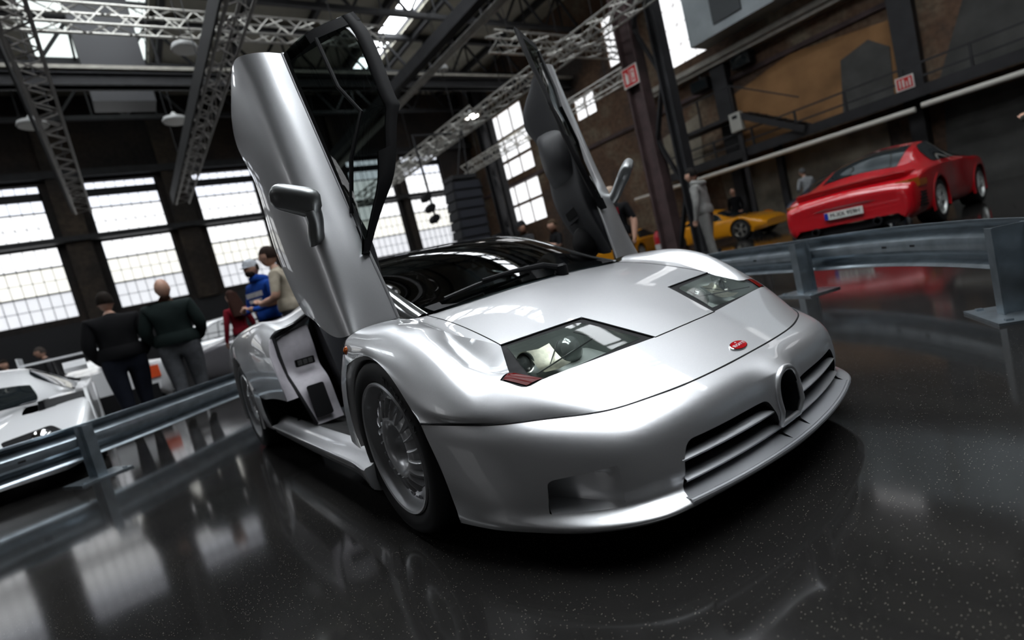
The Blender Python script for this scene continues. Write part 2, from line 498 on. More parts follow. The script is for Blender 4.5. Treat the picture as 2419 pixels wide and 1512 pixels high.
winB = [(-23.95, -20.3, 3.25, 9.75), (-16.6, -15.2, 7.1, 8.1), (-14.0, -12.3, 8.5, 10.6), (-11.0, -9.25, 7.1, 10.8), (-6.6, -5.0, 7.4, 10.6), (-2.5, -.5, 7.4, 10.6), (3, 5, 7.4, 10.6)]
wall_with_holes('wall_right', M_WALLB, 'y', YB, .5, XA, XF, 0, ZR, winB)
tB = lambda k, r, c: 1
window('y', YB + .15, *winB[0], 3, [(0, .2, 1), (.215, .4, 1), (.42, .56, 1), (.64, .8, 1), (.82, 1, 1)], thin=.11, bar=.12, fm=M_FRAMEO, tone=tB)
window('y', YB + .15, *winB[1], 2, [(0, 1, 1)], thin=.1, bar=.05, fm=M_FRAMEO, tone=tB)
for q in winB[2:]: window('y', YB + .15, *q, 3, [(0, 1, 5)], thin=.02, bar=.05, fm=M_FRAMEO, tone=tB)
# patches of render on the right wall (thin coats of plaster with their own edges)
for nm, m_, poly in [('trim_4', M_OCHRE, [(-9.0, 3.0), (-3.7, 3.0), (-3.5, 5.2), (-6.5, 5.6), (-9.2, 5.0)]), ('trim_5', M_BAY, [(-5.3, 3.0), (-3.9, 3.0), (-3.8, 4.5), (-4.3, 4.95), (-5.1, 4.7)]), ('trim_6', M_RENDER, [(-9.6, .0), (-4.2, .0), (-4.2, 2.45), (-9.8, 2.5)]), ('trim_7', M_BAY, [(-2.9, 2.9), (4, 2.9), (4, 4.7), (-2.0, 5.1)]), ('trim_8', M_RENDER, [(-12.6, 2.6), (-10.4, 2.9), (-10.2, 5.0), (-12.4, 4.6)]), ('trim_10', M_BAY, [(-3.0, 0), (6, 0), (6, 2.3), (-2.8, 2.45)])]:
    structure(nm, MB().prism(poly, (1, 0, 0), (0, 0, 1), (0, -1, 0), (0, YB + .0, 0), .03 if nm != 'trim_5' else .05), m_)
structure('trim_9', MB().box(-12.2, 8, YB - .5, YB, 6.28, 6.42).box(-12.2, 8, YB - .62, YB - .45, 6.42, 6.6), M_PIPE)
structure('trim_11', MB().box(-26, 8, YB - .12, YB, 5.6, 5.75), M_IRONB)

# walls the camera does not look at, with windows of the same kind
winL = [(a, a + 2.66, 3.37, 8.81) for a in (-4.5,)]
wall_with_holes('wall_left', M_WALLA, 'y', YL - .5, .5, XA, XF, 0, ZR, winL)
for q in winL: window('y', YL - .25, *q, 4, [(0, .30, 1), (.32, .42, 1), (.46, .72, 1), (.74, 1, 1)], thin=.03, bar=.07, tone=tB)
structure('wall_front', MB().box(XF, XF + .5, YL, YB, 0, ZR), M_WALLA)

# roof deck with strips of roof lights
strips = [(-10.6, -8.2, -24, -8), (-1.85, 1.6, -23.2, 9.5), (2.4, 6.0, -6.5, 6.5), (10.2, 11.3, -24, 4)]  # shortest strip is added out of view, longest drawn forward, to brighten the car
ys = [YL] + [v for s in strips for v in s[:2]] + [YB]
rb = MB()
for i in range(0, len(ys), 2): rb.box(XA, XF, ys[i], ys[i + 1], ZR, ZR + .2)
for y0, y1, x0, x1 in strips: rb.box(XA, x0, y0, y1, ZR, ZR + .2); rb.box(x1, XF, y0, y1, ZR, ZR + .2)
structure('ceiling', rb, M_ROOF)
k = 0
for y0, y1, x0, x1 in strips:
    WN[0] += 1
    root = empty('window_%d' % WN[0], (x0, y0, ZR + .25), kind='structure')
    n = int(round((x1 - x0) / 2.0)); st = (x1 - x0) / n
    nc = 3 if y1 - y0 > 2 else 1; sw = (y1 - y0) / nc
    me = MB().box(.03, st - .03, .03, sw - .03, 0, .02).mesh('pane'); me.materials.append(M_SKYL)
    med = me.copy(); med.materials.clear(); med.materials.append(M_SKYD)
    for i in range(n):
        for c in range(nc):
            o = bpy.data.objects.new('pane', med if (y0 > -3 and y0 < 5 and x0 + st * i < -19.0) else me); COL.objects.link(o); o.parent = root; o.location = (i * st, c * sw, 0)
    fb = MB()
    for i in range(n + 1): fb.box(i * st - .04, i * st + .04, 0, y1 - y0, -.15, .05)
    for c in range(nc + 1): fb.box(0, x1 - x0, c * sw - .04, c * sw + .04, -.15, .05)
    fb.build('window_frame', M_FRAMEB, root)

# ---- steel roof trusses across the hall, purlins along it
def roof_truss(x, lab):
    t = empty('roof_truss', (x, 0, 10.6), label=lab, cat='roof truss', group='steel roof trusses')
    y0, y1, zb, zt = YL + .1, YB - .1, 0, 1.55
    MB().box(-.09, .09, y0, y1, zb, zb + .16).build('bottom_chord', M_IRON, t)
    MB().box(-.11, .11, y0, y1, zt, zt + .2).build('top_chord', M_IRON, t)
    n = 15; d = MB()
    for i in range(n):
        a, b = y0 + (y1 - y0) * i / n, y0 + (y1 - y0) * (i + 1) / n; c = (a + b) / 2
        d.bar((0, a, zb + .1), (0, c, zt), .09); d.bar((0, c, zt), (0, b, zb + .1), .09); d.bar((0, c, zb + .1), (0, c, zt), .06)
    d.build('bracing', M_IRON, t)
for i, x in enumerate((-24.0, -19.5, -15, -10.5, -6, -1.5, 3, 7.5, 12)):
    roof_truss(x, ['dark steel roof truss nearest the tall window wall', 'dark steel roof truss behind the crane girder', 'dark steel roof truss just in front of the crane girder', 'dark steel roof truss between crane girder and open doors', 'dark steel roof truss high above the brown column', 'dark steel roof truss above the silver car doors', 'dark steel roof truss above the silver car nose', 'dark steel roof truss behind the photographer', 'dark steel roof truss by the front wall'][i])
for i, y in enumerate((-13, -7, -4.5, -2.75, 1.9, 4.5, 7, 9.6, 11.8, 14.2, 16.5)):
    o = MB().box(XA, XF, y - .09, y + .09, ZR - .26, ZR - .002).build('purlin', M_IRON)
    tag(o, '%s long dark roof purlin counted from the left wall' % ('first second third fourth fifth sixth seventh eighth ninth tenth eleventh'.split()[i]), 'purlin', 'roof purlins')
g = empty('crane_girder', (-16.4, 0, 8.62), label='dark riveted crane girder spanning the hall with pale tray on top', cat='girder')
MB().box(-.12, .12, YL + .1, YB - .1, 0, .36).box(-.22, .22, YL + .1, YB - .1, 0, .05).box(-.22, .22, YL + .1, YB - .1, .31, .36).build('beam', M_IRON, g)
MB().box(.05, .30, YL + .1, YB - .1, .40, .50).build('cable_tray', M_PIPE, g)
o = MB().box(-18.9, -18.0, -.75, .9, 8.9, 12.1).build('ventilation_duct', mat('duct_black', (.014, .015, .018), .5)); tag(o, 'broad black ventilation duct hanging in front of the roof light', 'duct')

# ---- aluminium stage trusses
def lattice(name, a, b, lab, w=.42, n=None, m=None, clad=None):
    a, b = Vector(a), Vector(b); d = (b - a); L = d.length; d.normalize(); x = d.cross(Vector((0, 0, 1))).normalized()
    t = empty(name, a, label=lab, cat='truss', group='aluminium stage trusses'); h = w / 2
    cs = [x * (sx * h) + Vector((0, 0, sz * h)) for sx, sz in ((-1, -1), (1, -1), (1, 1), (-1, 1))]
    for c in cs: MB().tube([c, c + d * L], .032, 8).build('chord', m or M_ALU, t, smooth=True)
    n = n or int(L / .42); br = MB()
    for i in range(n):
        p, q = d * (L * i / n), d * (L * (i + 1) / n)
        for k in range(4):
            c0, c1 = cs[k], cs[(k + 1) % 4]
            br.bar(c0 + p, c1 + q, .024) if i % 2 else br.bar(c1 + p, c0 + q, .024)
    br.build('bracing', m or M_ALU, t)
    for f_ in (.12, .46, .88): MB().bar(d * (L * f_) + Vector((0, 0, h)), d * (L * f_) + Vector((0, 0, ZR - a.z)), .018).build('hanger', M_IRON, t)
    if clad:
        MB().box(-.02, .02, 0, 1, -.2, .2, basis(x * .3, x, d * L, (0, 0, 1))).build('black_rail', mat('stage_black', (.008, .008, .009), .7), t)
    return t
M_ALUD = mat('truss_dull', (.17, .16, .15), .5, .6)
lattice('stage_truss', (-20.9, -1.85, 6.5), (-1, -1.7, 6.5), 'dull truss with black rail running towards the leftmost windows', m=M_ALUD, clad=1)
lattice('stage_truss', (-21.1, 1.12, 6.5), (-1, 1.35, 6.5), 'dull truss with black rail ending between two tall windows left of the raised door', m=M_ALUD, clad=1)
lattice('stage_truss', (-12.2, -7, 8.3), (-12.2, 6.5, 8.3), 'pale aluminium truss across the upper left roof lights')
lattice('stage_truss', (-22.0, 10.3, 6.6), (-1, 10.3, 6.6), 'pale aluminium truss running back beside the brown column')
lattice('stage_truss', (-9.9, 8.3, 7.15), (-9.9, 14, 7.15), 'pale aluminium cross truss behind the far door tip')
lattice('stage_truss', (-21.0, 13.9, 6.4), (-9.5, 13.9, 6.4), 'pale aluminium truss near the right wall behind the brown column')
lattice('stage_truss', (-21.5, 8.05, 5.6), (-11.0, 8.05, 5.6), 'lower aluminium truss above the hanging loudspeakers')
pp = empty('conduit_pipe', (-24, 7.85, 7.5), label='long pale conduit pipe slanting up behind the raised door glass', cat='pipe')
MB().tube([(0, 0, 0), (24, 0, 0)], .11, 10).build('pipe', M_PIPE, pp, smooth=True)
MB().box(0, 24, -.55, -.25, .1, .45).build('support_rail', M_IRON, pp)

# ---- hanging lamps
M_LAMPOFF = mat('lamp_white', (.55, .56, .55), .5)
M_LAMPON = mat('lamp_glow', (1, 1, 1), .5, emit=(1, .96, .88), estr=14)
def lamp(x, y, z, lab, on=False, r=.36):
    t = empty('pendant_lamp', (x, y, z), label=lab, cat='lamp', group='round pendant lamps')
    MB().lathe([(r, 0), (r * 1.02, .03), (r * .9, .12), (r * .3, .2), (.05, .3)], 20).build('lamp_shade', M_LAMPOFF, t, smooth=True)
    MB().lathe([(.001, -.01), (r * .93, -.01), (r * .95, .02)], 20).build('diffuser', M_LAMPON if on else mat('lamp_lens', (.62, .62, .58), .4), t, smooth=True)
    MB().tube([(0, 0, .3), (0, 0, ZR - z)], .012, 6).build('cord', M_IRON, t)
lamp(-12.8, 1.2, 8, 'unlit white round lamp under the upper left roof light', r=.30)
lamp(-17.46, 1.18, 8, 'unlit white round lamp above the second tall window')
lamp(-17.47, -2.29, 8, 'unlit white round lamp above the leftmost window')
lamp(-17.88, 12.81, 8, 'lit round pendant lamp hanging right of the raised door glass', True, .34)
lamp(-13.45, 8.94, 8, 'small unlit bulb lamp under the pale conduit', r=.16)

# ---- brown steel column
def column(x, y, lab, m=M_IRONB):
    t = empty('steel_column', (x, y, 0), label=lab, cat='column')
    MB().box(-.26, -.20, -.2, .2, 0, 11.9).box(.20, .26, -.2, .2, 0, 11.9).box(-.2, .2, -.03, .03, 0, 11.9).build('column_leg', m, t)
    MB().box(.78, .83, -.18, .18, 0, 11.9).box(1.0, 1.05, -.18, .18, 0, 11.9).box(.83, 1.0, -.02, .02, 0, 11.9).build('column_leg', M_IRON, t)
    b = MB(); z = .3; s = 1
    while z < 11:
        b.bar((.24 if s > 0 else .8, .0, z), (.8 if s > 0 else .24, .0, z + 1.5), .16, .05); z += 1.5; s = -s
    b.build('lattice', M_IRON, t)
    MB().box(-.4, 1.2, -.35, .35, 0, .06).build('base_plate', M_IRON, t)
    return t
column(-7.48, 11, 'tall brown riveted steel column carrying the red sign')
column(-23.0, 17.0, 'dark steel column in the far corner by the loudspeakers', M_IRON)
column(10, 11, 'tall brown steel column out on the right')
def sign(x, y, z, w, h, lab, pics, tilt=0):
    t = empty('safety_sign', (x, y, z), label=lab, cat='sign')
    MB().box(-w / 2, w / 2, -.01, .01, -h / 2, h / 2).build('plate', mat('sign_white', (.75, .72, .68), .5), t)
    MB().box(-w / 2 + .03, w / 2 - .03, -.016, -.011, -h / 2 + .03, h / 2 - .03).build('red_field', mat('sign_red', (.55, .02, .02), .5), t)
    g = MB()
    for q in pics: g.box(q[0] * w, q[1] * w, -.022, -.017, q[2] * h, q[3] * h)
    g.build('pictogram', mat('sign_white', (.75, .72, .68), .5), t)
    return t
sign(-7.48, 10.76, 5.15, .52, .52, 'red and white square fire extinguisher sign on brown column',
     [(-.30, -.12, -.32, .12), (-.26, -.16, .12, .2), (-.32, -.22, .2, .26), (.10, .14, -.34, .30), (.26, .30, -.34, .30), (.14, .26, -.34, -.28), (.14, .26, .24, .30), (.17, .23, -.12, .12), (-.02, .0, -.36, .36)])
sign(-3.25, 16.70, 3.18, .42, .36, 'small red and white sign hanging on the catwalk rail', [(-.3, -.22, -.3, .3), (-.12, -.02, -.3, .3), (.08, .14, -.3, .1), (.24, .32, -.3, .3)])

# ---- catwalk along the right wall
cw = empty('catwalk', (-12, 16.8, 2.6), label='dark steel catwalk with handrails along the stained brick wall', cat='catwalk')
MB().box(0, 18, -.05, 1.1, .25, .33).box(0, 18, -.08, -.02, .10, .40).build('deck', M_IRON, cw)
for i in range(13):
    MB().box(i * 1.45 - .03, i * 1.45 + .03, -.06, 0, .3, 1.0).build('post', M_IRON, cw)
for z in (.62, .97): MB().box(0, 18, -.055, -.01, z - .025, z + .025).build('handrail', M_IRON, cw)
for x in (1.2, 4.6, 8.6, 13.5): MB().box(x - .1, x + .1, .9, 1.1, -2.6, .25).build('support_post', M_IRON, cw)
o = MB().tube([(-13, 16.62, 2.47), (-3.1, 16.62, 2.40)], .075, 10).tube([(-2.95, 16.62, 2.45), (7, 16.62, 2.36)], .075, 10).build('wall_pipe', mat('pale_pipe', (.75, .73, .66), .5), smooth=True); tag(o, 'long grey pipe running along the wall under the catwalk', 'pipe')
st = empty('catwalk_stair', (-10.6, 16.6, 4.2), label='dark steel stair leading down from the upper landing to the catwalk', cat='stair')
MB().box(0, 2.7, -.05, .9, -.12, 0).build('landing', M_IRON, st)
for y in (-.03, .85): MB().bar((2.6, y, -.05), (4.7, y, -1.3), .05, .2).build('stringer', M_IRON, st)
for i in range(7): MB().box(2.75 + i * .29, 2.98 + i * .29, -.03, .85, -.17 - i * .172, -.13 - i * .172).build('tread', M_IRON, st)
for x, z in ((.1, 0), (1.3, 0), (2.6, 0)): MB().box(x - .025, x + .025, -.05, 0, z, z + .95).build('post', M_IRON, st)
MB().bar((0, -.03, .95), (2.6, -.03, .95), .04).bar((2.6, -.03, .95), (4.7, -.03, -.3), .04).build('handrail', M_IRON, st)
t = empty('wall_box', (-8.0, 16.6, 3.6), label='pale grey electrical box on the stair post', cat='electrical box')
MB().box(-.2, .2, -.1, .1, 0, .62).build('case', mat('box_grey', (.42, .42, .38), .6), t); MB().box(-.09, .09, -.115, -.1, .42, .52).build('display', M_BLACK, t)
MB().box(-.08, .08, .02, .1, -3.6, 0).build('post', M_IRON, t)
for x, lab in ((-8.9, 'dark riveted wall pilaster left of the ochre plaster'), (-3.35, 'dark wall pilaster behind the small red sign')):
    o = MB().box(x - .28, x + .28, 17.6, 17.98, 2.5, 6.25).box(x - .18, x + .18, 17.5, 17.98, 0, 2.5).build('wall_pilaster', M_IRON); tag(o, lab, 'pilaster')
du = empty('air_duct', (-9.0, 17.0, 6.9), label='large shiny silver air duct above the gutter beside the bright window', cat='duct')
MB().box(0, 8, -.6, .4, 0, 2.2).build('casing', mat('duct_zinc', (.45, .50, .52), .35, .7, noise=.25, nscale=1.3), du)
MB().box(1.0, 2.0, -.66, -.6, .3, 1.9).build('access_panel', mat('duct_dark', (.08, .09, .095), .5), du)
for x in (3.0, 5.4): MB().box(x, x + .08, -.66, -.6, 0, 2.2).build('flange', M_PIPE, du)
for x, z, lab in ((-9.6, 5.85, 'pair of black floodlights under the gutter, left one'), (-7.9, 6.0, 'pair of black floodlights under the gutter, right one')):
    t = empty('flood_light', (x, 17.6, z), label=lab, cat='floodlight', group='floodlights under the gutter')
    MB().box(-.35, .35, -.2, .2, -.2, .2).build('housing', M_BLACK, t); MB().box(-.03, .03, -.02, .02, .2, .5).build('bracket', M_IRON, t); MB().box(-.3, .3, -.215, -.2, -.16, .16).build('lens', M_DGLASS, t)

# ---- hanging loudspeaker line array
la = empty('line_array', (-12, 7.45, 1.75), label='black hanging loudspeaker line array left of the far door', cat='loudspeaker')
for i in range(7):
    z = .1 + i * .29
    MB().prism([(-.55, 0), (.55, 0), (.5, .265), (-.5, .265)], (0, 1, 0), (0, 0, 1), (1, 0, 0), (-.3, .02 * i, z), .55).build('cabinet', mat('cab_black', (.010, .011, .014), .55), la)
    MB().box(.251, .262, -.46 + .02 * i, .46 + .02 * i, z + .03, z + .235).build('grille', mat('cab_grille', (.02, .022, .03), .7), la)
MB().box(-.35, .3, -.35, .5, 2.16, 2.28).bar((0, 0, 2.2), (0, .55, 3.68), .03).bar((0, .4, 2.2), (0, .6, 3.68), .03).build('flying_frame', M_IRON, la)
fl = empty('stage_light', (-12.3, 6.4, 2.9), label='small black stage spotlight cluster beside the line array', cat='spotlight')
for i in range(3): MB().lathe([(.001, 0), (.12, 0), (.14, .2), (.12, .3), (.001, .3)], 14, basis((0, -.05 * i, .33 * i), (0, 1, 0), (0, .3, 1), (1, 0, 0))).build('can', M_BLACK, fl, smooth=True)
MB().bar((-.05, .16, -.1), (-.05, .1, 2.6), .05).bar((-.05, .1, 2.58), (-.05, 1.5, 2.58), .05).build('yoke_bar', M_IRON, fl)
# ================================================================== THE SILVER SUPERCAR
def clear_glass(name, tint=(.85, .9, .9), rough=.0, ior=1.5, dark=0.):
    m = bpy.data.materials.new(name); m.use_nodes = True; nt = m.node_tree; nt.nodes.clear()
    out = nt.nodes.new('ShaderNodeOutputMaterial'); mix = nt.nodes.new('ShaderNodeMixShader'); fr = nt.nodes.new('ShaderNodeFresnel'); fr.inputs['IOR'].default_value = ior
    tr = nt.nodes.new('ShaderNodeBsdfTransparent'); tr.inputs['Color'].default_value = (*tint, 1)
    gl = nt.nodes.new('ShaderNodeBsdfGlossy'); gl.inputs['Roughness'].default_value = rough
    nt.links.new(fr.outputs[0], mix.inputs[0]); nt.links.new(tr.outputs[0], mix.inputs[1]); nt.links.new(gl.outputs[0], mix.inputs[2]); nt.links.new(mix.outputs[0], out.inputs[0])
    return m
M_LENS = clear_glass('headlight_glass', (.93, .96, .94), ior=1.4)
M_SCREEN = clear_glass('windscreen_glass', (.16, .20, .20), ior=1.52)
M_DOORGL = clear_glass('door_glass', (.22, .26, .25), ior=1.9)
M_REFL = mat('reflector', (.62, .63, .60), .22, .9)
M_BUCKET = mat('headlight_bucket', (.42, .46, .44), .4, .3)
M_REDLENS = mat('dark_red_lens', (.12, .004, .003), .12, spec=.12)
M_AMBER = mat('amber_lens', (.55, .09, .0), .15, coat=1.)
M_LEATHER = mat('lilac_grey_leather', (.42, .40, .43), .55, noise=.12, nscale=30)
M_DARKTRIM = mat('dark_interior_trim', (.012, .013, .017), .65, noise=.2, nscale=40)
M_CARPET = mat('black_carpet', (.02, .02, .02), .95)

def mirror(o, parent=None, name=None):
    me = o.data.copy(); n = len(me.vertices); co = np.empty(n * 3, 'f'); me.vertices.foreach_get('co', co); co = co.reshape(-1, 3); co[:, 1] *= -1
    me.vertices.foreach_set('co', co.ravel()); me.flip_normals(); me.update()
    c = bpy.data.objects.new(name or o.name.split('.')[0], me); COL.objects.link(c); c.parent = parent if parent is not None else o.parent
    return c

def surf_obj(name, S, nu, nv, m, parent, flip=False, thick=0.):
    u = np.linspace(0, S.C - 1, nu); v = np.linspace(0, S.R - 1, nv); UU, VV = np.meshgrid(u, v)
    P = S.ev(UU.ravel(), VV.ravel()).reshape(nv, nu, 3); vs, fs = grid_mesh(P)
    if flip: fs = [f[::-1] for f in fs]
    me = bpy.data.meshes.new(name); me.from_pydata(vs, [], fs); me.update()
    o = link(name, me, m, parent, True)
    if thick:
        s = o.modifiers.new('thick', 'SOLIDIFY'); s.thickness = thick; s.offset = -1
    return o

CAR = empty('silver_supercar', (0, 0, 0), label='silver low wedge supercar with both scissor doors raised behind steel rail', cat='car')

# ---- front body (fenders + nose) as one smooth surface, right half mirrored
COLS = [  # each column: rear (cowl / door gap) -> bumper seam, (X, s, Z)
    [(-.05, 0, .760), (.10, 0, .722), (.25, 0, .677), (.40, 0, .622), (.53, 0, .567), (.655, 0, .509), (.765, 0, .453), (.862, 0, .401)],
    [(-.07, .25, .757), (.085, .25, .720), (.24, .25, .674), (.40, .25, .616), (.525, .25, .561), (.645, .26, .504), (.755, .265, .449), (.847, .27, .400)],
    [(-.115, .568, .738), (.05, .574, .706), (.215, .580, .662), (.38, .587, .607), (.49, .56, .561), (.605, .52, .508), (.71, .475, .454), (.807, .43, .400)],
    [(-.16, .665, .752), (.00, .667, .728), (.16, .668, .690), (.32, .670, .635), (.45, .668, .573), (.565, .648, .518), (.665, .605, .455), (.750, .555, .401)],
    [(-.185, .77, .757), (-.04, .765, .750), (.10, .762, .734), (.245, .760, .689), (.36, .758, .624), (.47, .752, .546), (.572, .722, .474), (.656, .663, .413)],
    [(-.19, .855, .744), (-.06, .850, .737), (.07, .848, .718), (.20, .848, .671), (.31, .845, .604), (.42, .834, .529), (.512, .803, .469), (.576, .752, .425)],
    [(-.19, .896, .708), (-.08, .893, .703), (.03, .892, .697), (.14, .890, .655), (.25, .886, .588), (.345, .880, .522), (.425, .865, .473), (.474, .829, .440)],
    [(-.19, .905, .637), (-.10, .905, .657), (.00, .903, .669), (.086, .902, .659), (.173, .902, .619), (.238, .902, .562), (.294, .902, .499), (.334, .902, .457)]]
def full_grid(cols):
    right = [[(x, -s, z) for x, s, z in c] for c in cols[:0:-1]]; left = [[(x, s, z) for x, s, z in c] for c in cols]
    return np.swapaxes(np.array(right + left, float), 0, 1)          # rows x columns
CLAM = Surf(full_grid(COLS)); UC = len(COLS) - 1

APEX = (.165, .660); PC = (.379, .587); PD = (.414, .251); PE = (.651, .172); PF = (.586, .672); PG = (.515, .708); PK = (.500, .660)
def s_top(x): return np.interp(x, [.165, .379, .6], [.660, .588, .590])
def s_base(x): return np.interp(x, [.165, .385, .50, .53], [.660, .671, .660, .660])
def h_dip(x): return np.interp(x, [.165, .232, .303, .385, .45, .52], [0, .031, .051, .060, .034, .0])
def dip(x, s, mode):
    """depth of the fender scoop below the base surface; mode 1 = outboard (channel floor), 0 = wall"""
    st, sb = s_top(x), s_base(x); h = h_dip(x)
    if mode: t = np.where(s > (st + sb) / 2, 1., 0.)
    else: t = np.clip((s - st) / np.maximum(sb - st, 1e-6), 0, 1)
    q = np.clip((s - sb) / np.maximum(.80 - sb, 1e-6), 0, 1)
    return h * t * (1 - q)

def clam_uv(poly, side):
    poly = np.asarray(poly, float); return CLAM.inv(poly[:, 0], poly[:, 1] * side)
def poly_clam(pts, side, step=.025): return clam_uv(resample(pts, step), side)
H_FRAME = rounded([PC, PD, PE, PF, PG, PK], [.0, .02, .0, .03, .0, .0])
H_GLASS = rounded([(.396, .577), (.436, .283), (.622, .208), (.598, .603), (.553, .630)], [.004, .02, .006, .004, .01])
H_RED = [(.558, .636), (.590, .612), (.578, .664), (.521, .700), (.508, .668)]
FACET = [APEX, PC, PK] + [(x, float(s_base(x))) for x in (.47, .43, .385, .34, .29, .24, .20)]
HOOD_EDGE = [(-.115, .568), PC, PD, PE]
hood_r = clam_uv(resample(HOOD_EDGE, .03, False), -1); hood_l = clam_uv(resample(HOOD_EDGE, .03, False), 1)
hood_r[0] = (UC - 2, 0); hood_l[0] = (UC + 2, 0)
front = clam_uv(resample([(.651, .172), (.656, .09), (.658, 0)], .03, False)[1:-1], -1); front_l = clam_uv(resample([(.651, .172), (.656, .09), (.658, 0)], .03, False)[1:], 1)
hood_poly = np.vstack([hood_r, front, front_l[::-1], hood_l[::-1], np.array([(UC + 2 - k * .25, 0) for k in range(1, 16)])])
nu, nv = (2 * UC) * 9 + 1, 7 * 10 + 1
gu, gv = np.meshgrid(np.linspace(0, 2 * UC, nu), np.linspace(0, 7, nv)); grid = np.c_[gu.ravel(), gv.ravel()]
outs = [hood_poly]
for sd in (-1, 1): outs += [poly_clam(H_FRAME, sd), poly_clam(H_GLASS, sd), poly_clam(H_RED, sd), poly_clam(FACET, sd)]
UV, TRI = cut_surface(grid, outs)
UV[:, 0] = np.clip(UV[:, 0], 0, 2 * UC); UV[:, 1] = np.clip(UV[:, 1], 0, 7)
def clam_pts(uv, mode):
    P = CLAM.ev(uv[:, 0], uv[:, 1]); P[:, 2] -= dip(P[:, 0], np.abs(P[:, 1]), mode); return P
def normals(fn, uv, eps=.01):
    a = fn(np.c_[np.clip(uv[:, 0] + eps, 0, None), uv[:, 1]]) - fn(np.c_[uv[:, 0] - eps, uv[:, 1]])
    b = fn(np.c_[uv[:, 0], uv[:, 1] + eps]) - fn(np.c_[uv[:, 0], uv[:, 1] - eps])
    n = np.cross(a, b); return n / np.maximum(np.linalg.norm(n, axis=1, keepdims=True), 1e-9)
cen = UV[TRI].mean(1)
isH = inside(hood_poly, cen); frame = np.zeros(len(cen), bool); glass = frame.copy(); red = frame.copy(); facet = frame.copy()
for k in range(2):
    o4 = outs[1 + 4 * k:5 + 4 * k]; frame |= inside(o4[0], cen); glass |= inside(o4[1], cen); red |= inside(o4[2], cen); facet |= inside(o4[3], cen)
facet &= ~frame & ~isH; frame &= ~isH
P0 = CLAM.ev(UV[:, 0], UV[:, 1]); N0 = normals(lambda q: CLAM.ev(q[:, 0], q[:, 1]), UV)
N0 *= np.sign(N0[:, 2:3] + 1e-9) if np.median(N0[:, 2]) > 0 else 1
flipc = np.median(np.cross(P0[TRI[:, 1]] - P0[TRI[:, 0]], P0[TRI[:, 2]] - P0[TRI[:, 0]])[:, 2]) < 0
# outward-facing analytic normals
def outward(P, N, c=(-.2, 0, .3)):
    s = np.sign(((P - np.array(c)) * N).sum(1)); return N * np.where(s == 0, 1, s)[:, None]
N0 = outward(P0, N0)
P1 = clam_pts(UV, 1); N1 = outward(P1, normals(lambda q: clam_pts(q, 1), UV, .004))
near = (np.abs(np.abs(P1[:, 1]) - s_base(P1[:, 0])) < .012) & (P1[:, 0] > .16) & (P1[:, 0] < .54)
uvn = UV[near].copy(); uvn[:, 0] += np.where(uvn[:, 0] < UC, -.16, .16)
N1[near] = outward(P1[near], normals(lambda q: clam_pts(q, 1), uvn, .004))
Pw = clam_pts(UV, 0)
submesh('front_body', P1, TRI, ~(isH | frame | facet), M_SILVER, CAR, None, flipc)
submesh('hood', P0, TRI, isH, M_SILVER, CAR, N0, flipc)
submesh('headlight_scoop', Pw, TRI, facet & (cen[:, 0] < UC), M_SILVER, CAR, None, flipc)
submesh('headlight_scoop', Pw, TRI, facet & (cen[:, 0] > UC), M_SILVER, CAR, None, flipc)
HL = []
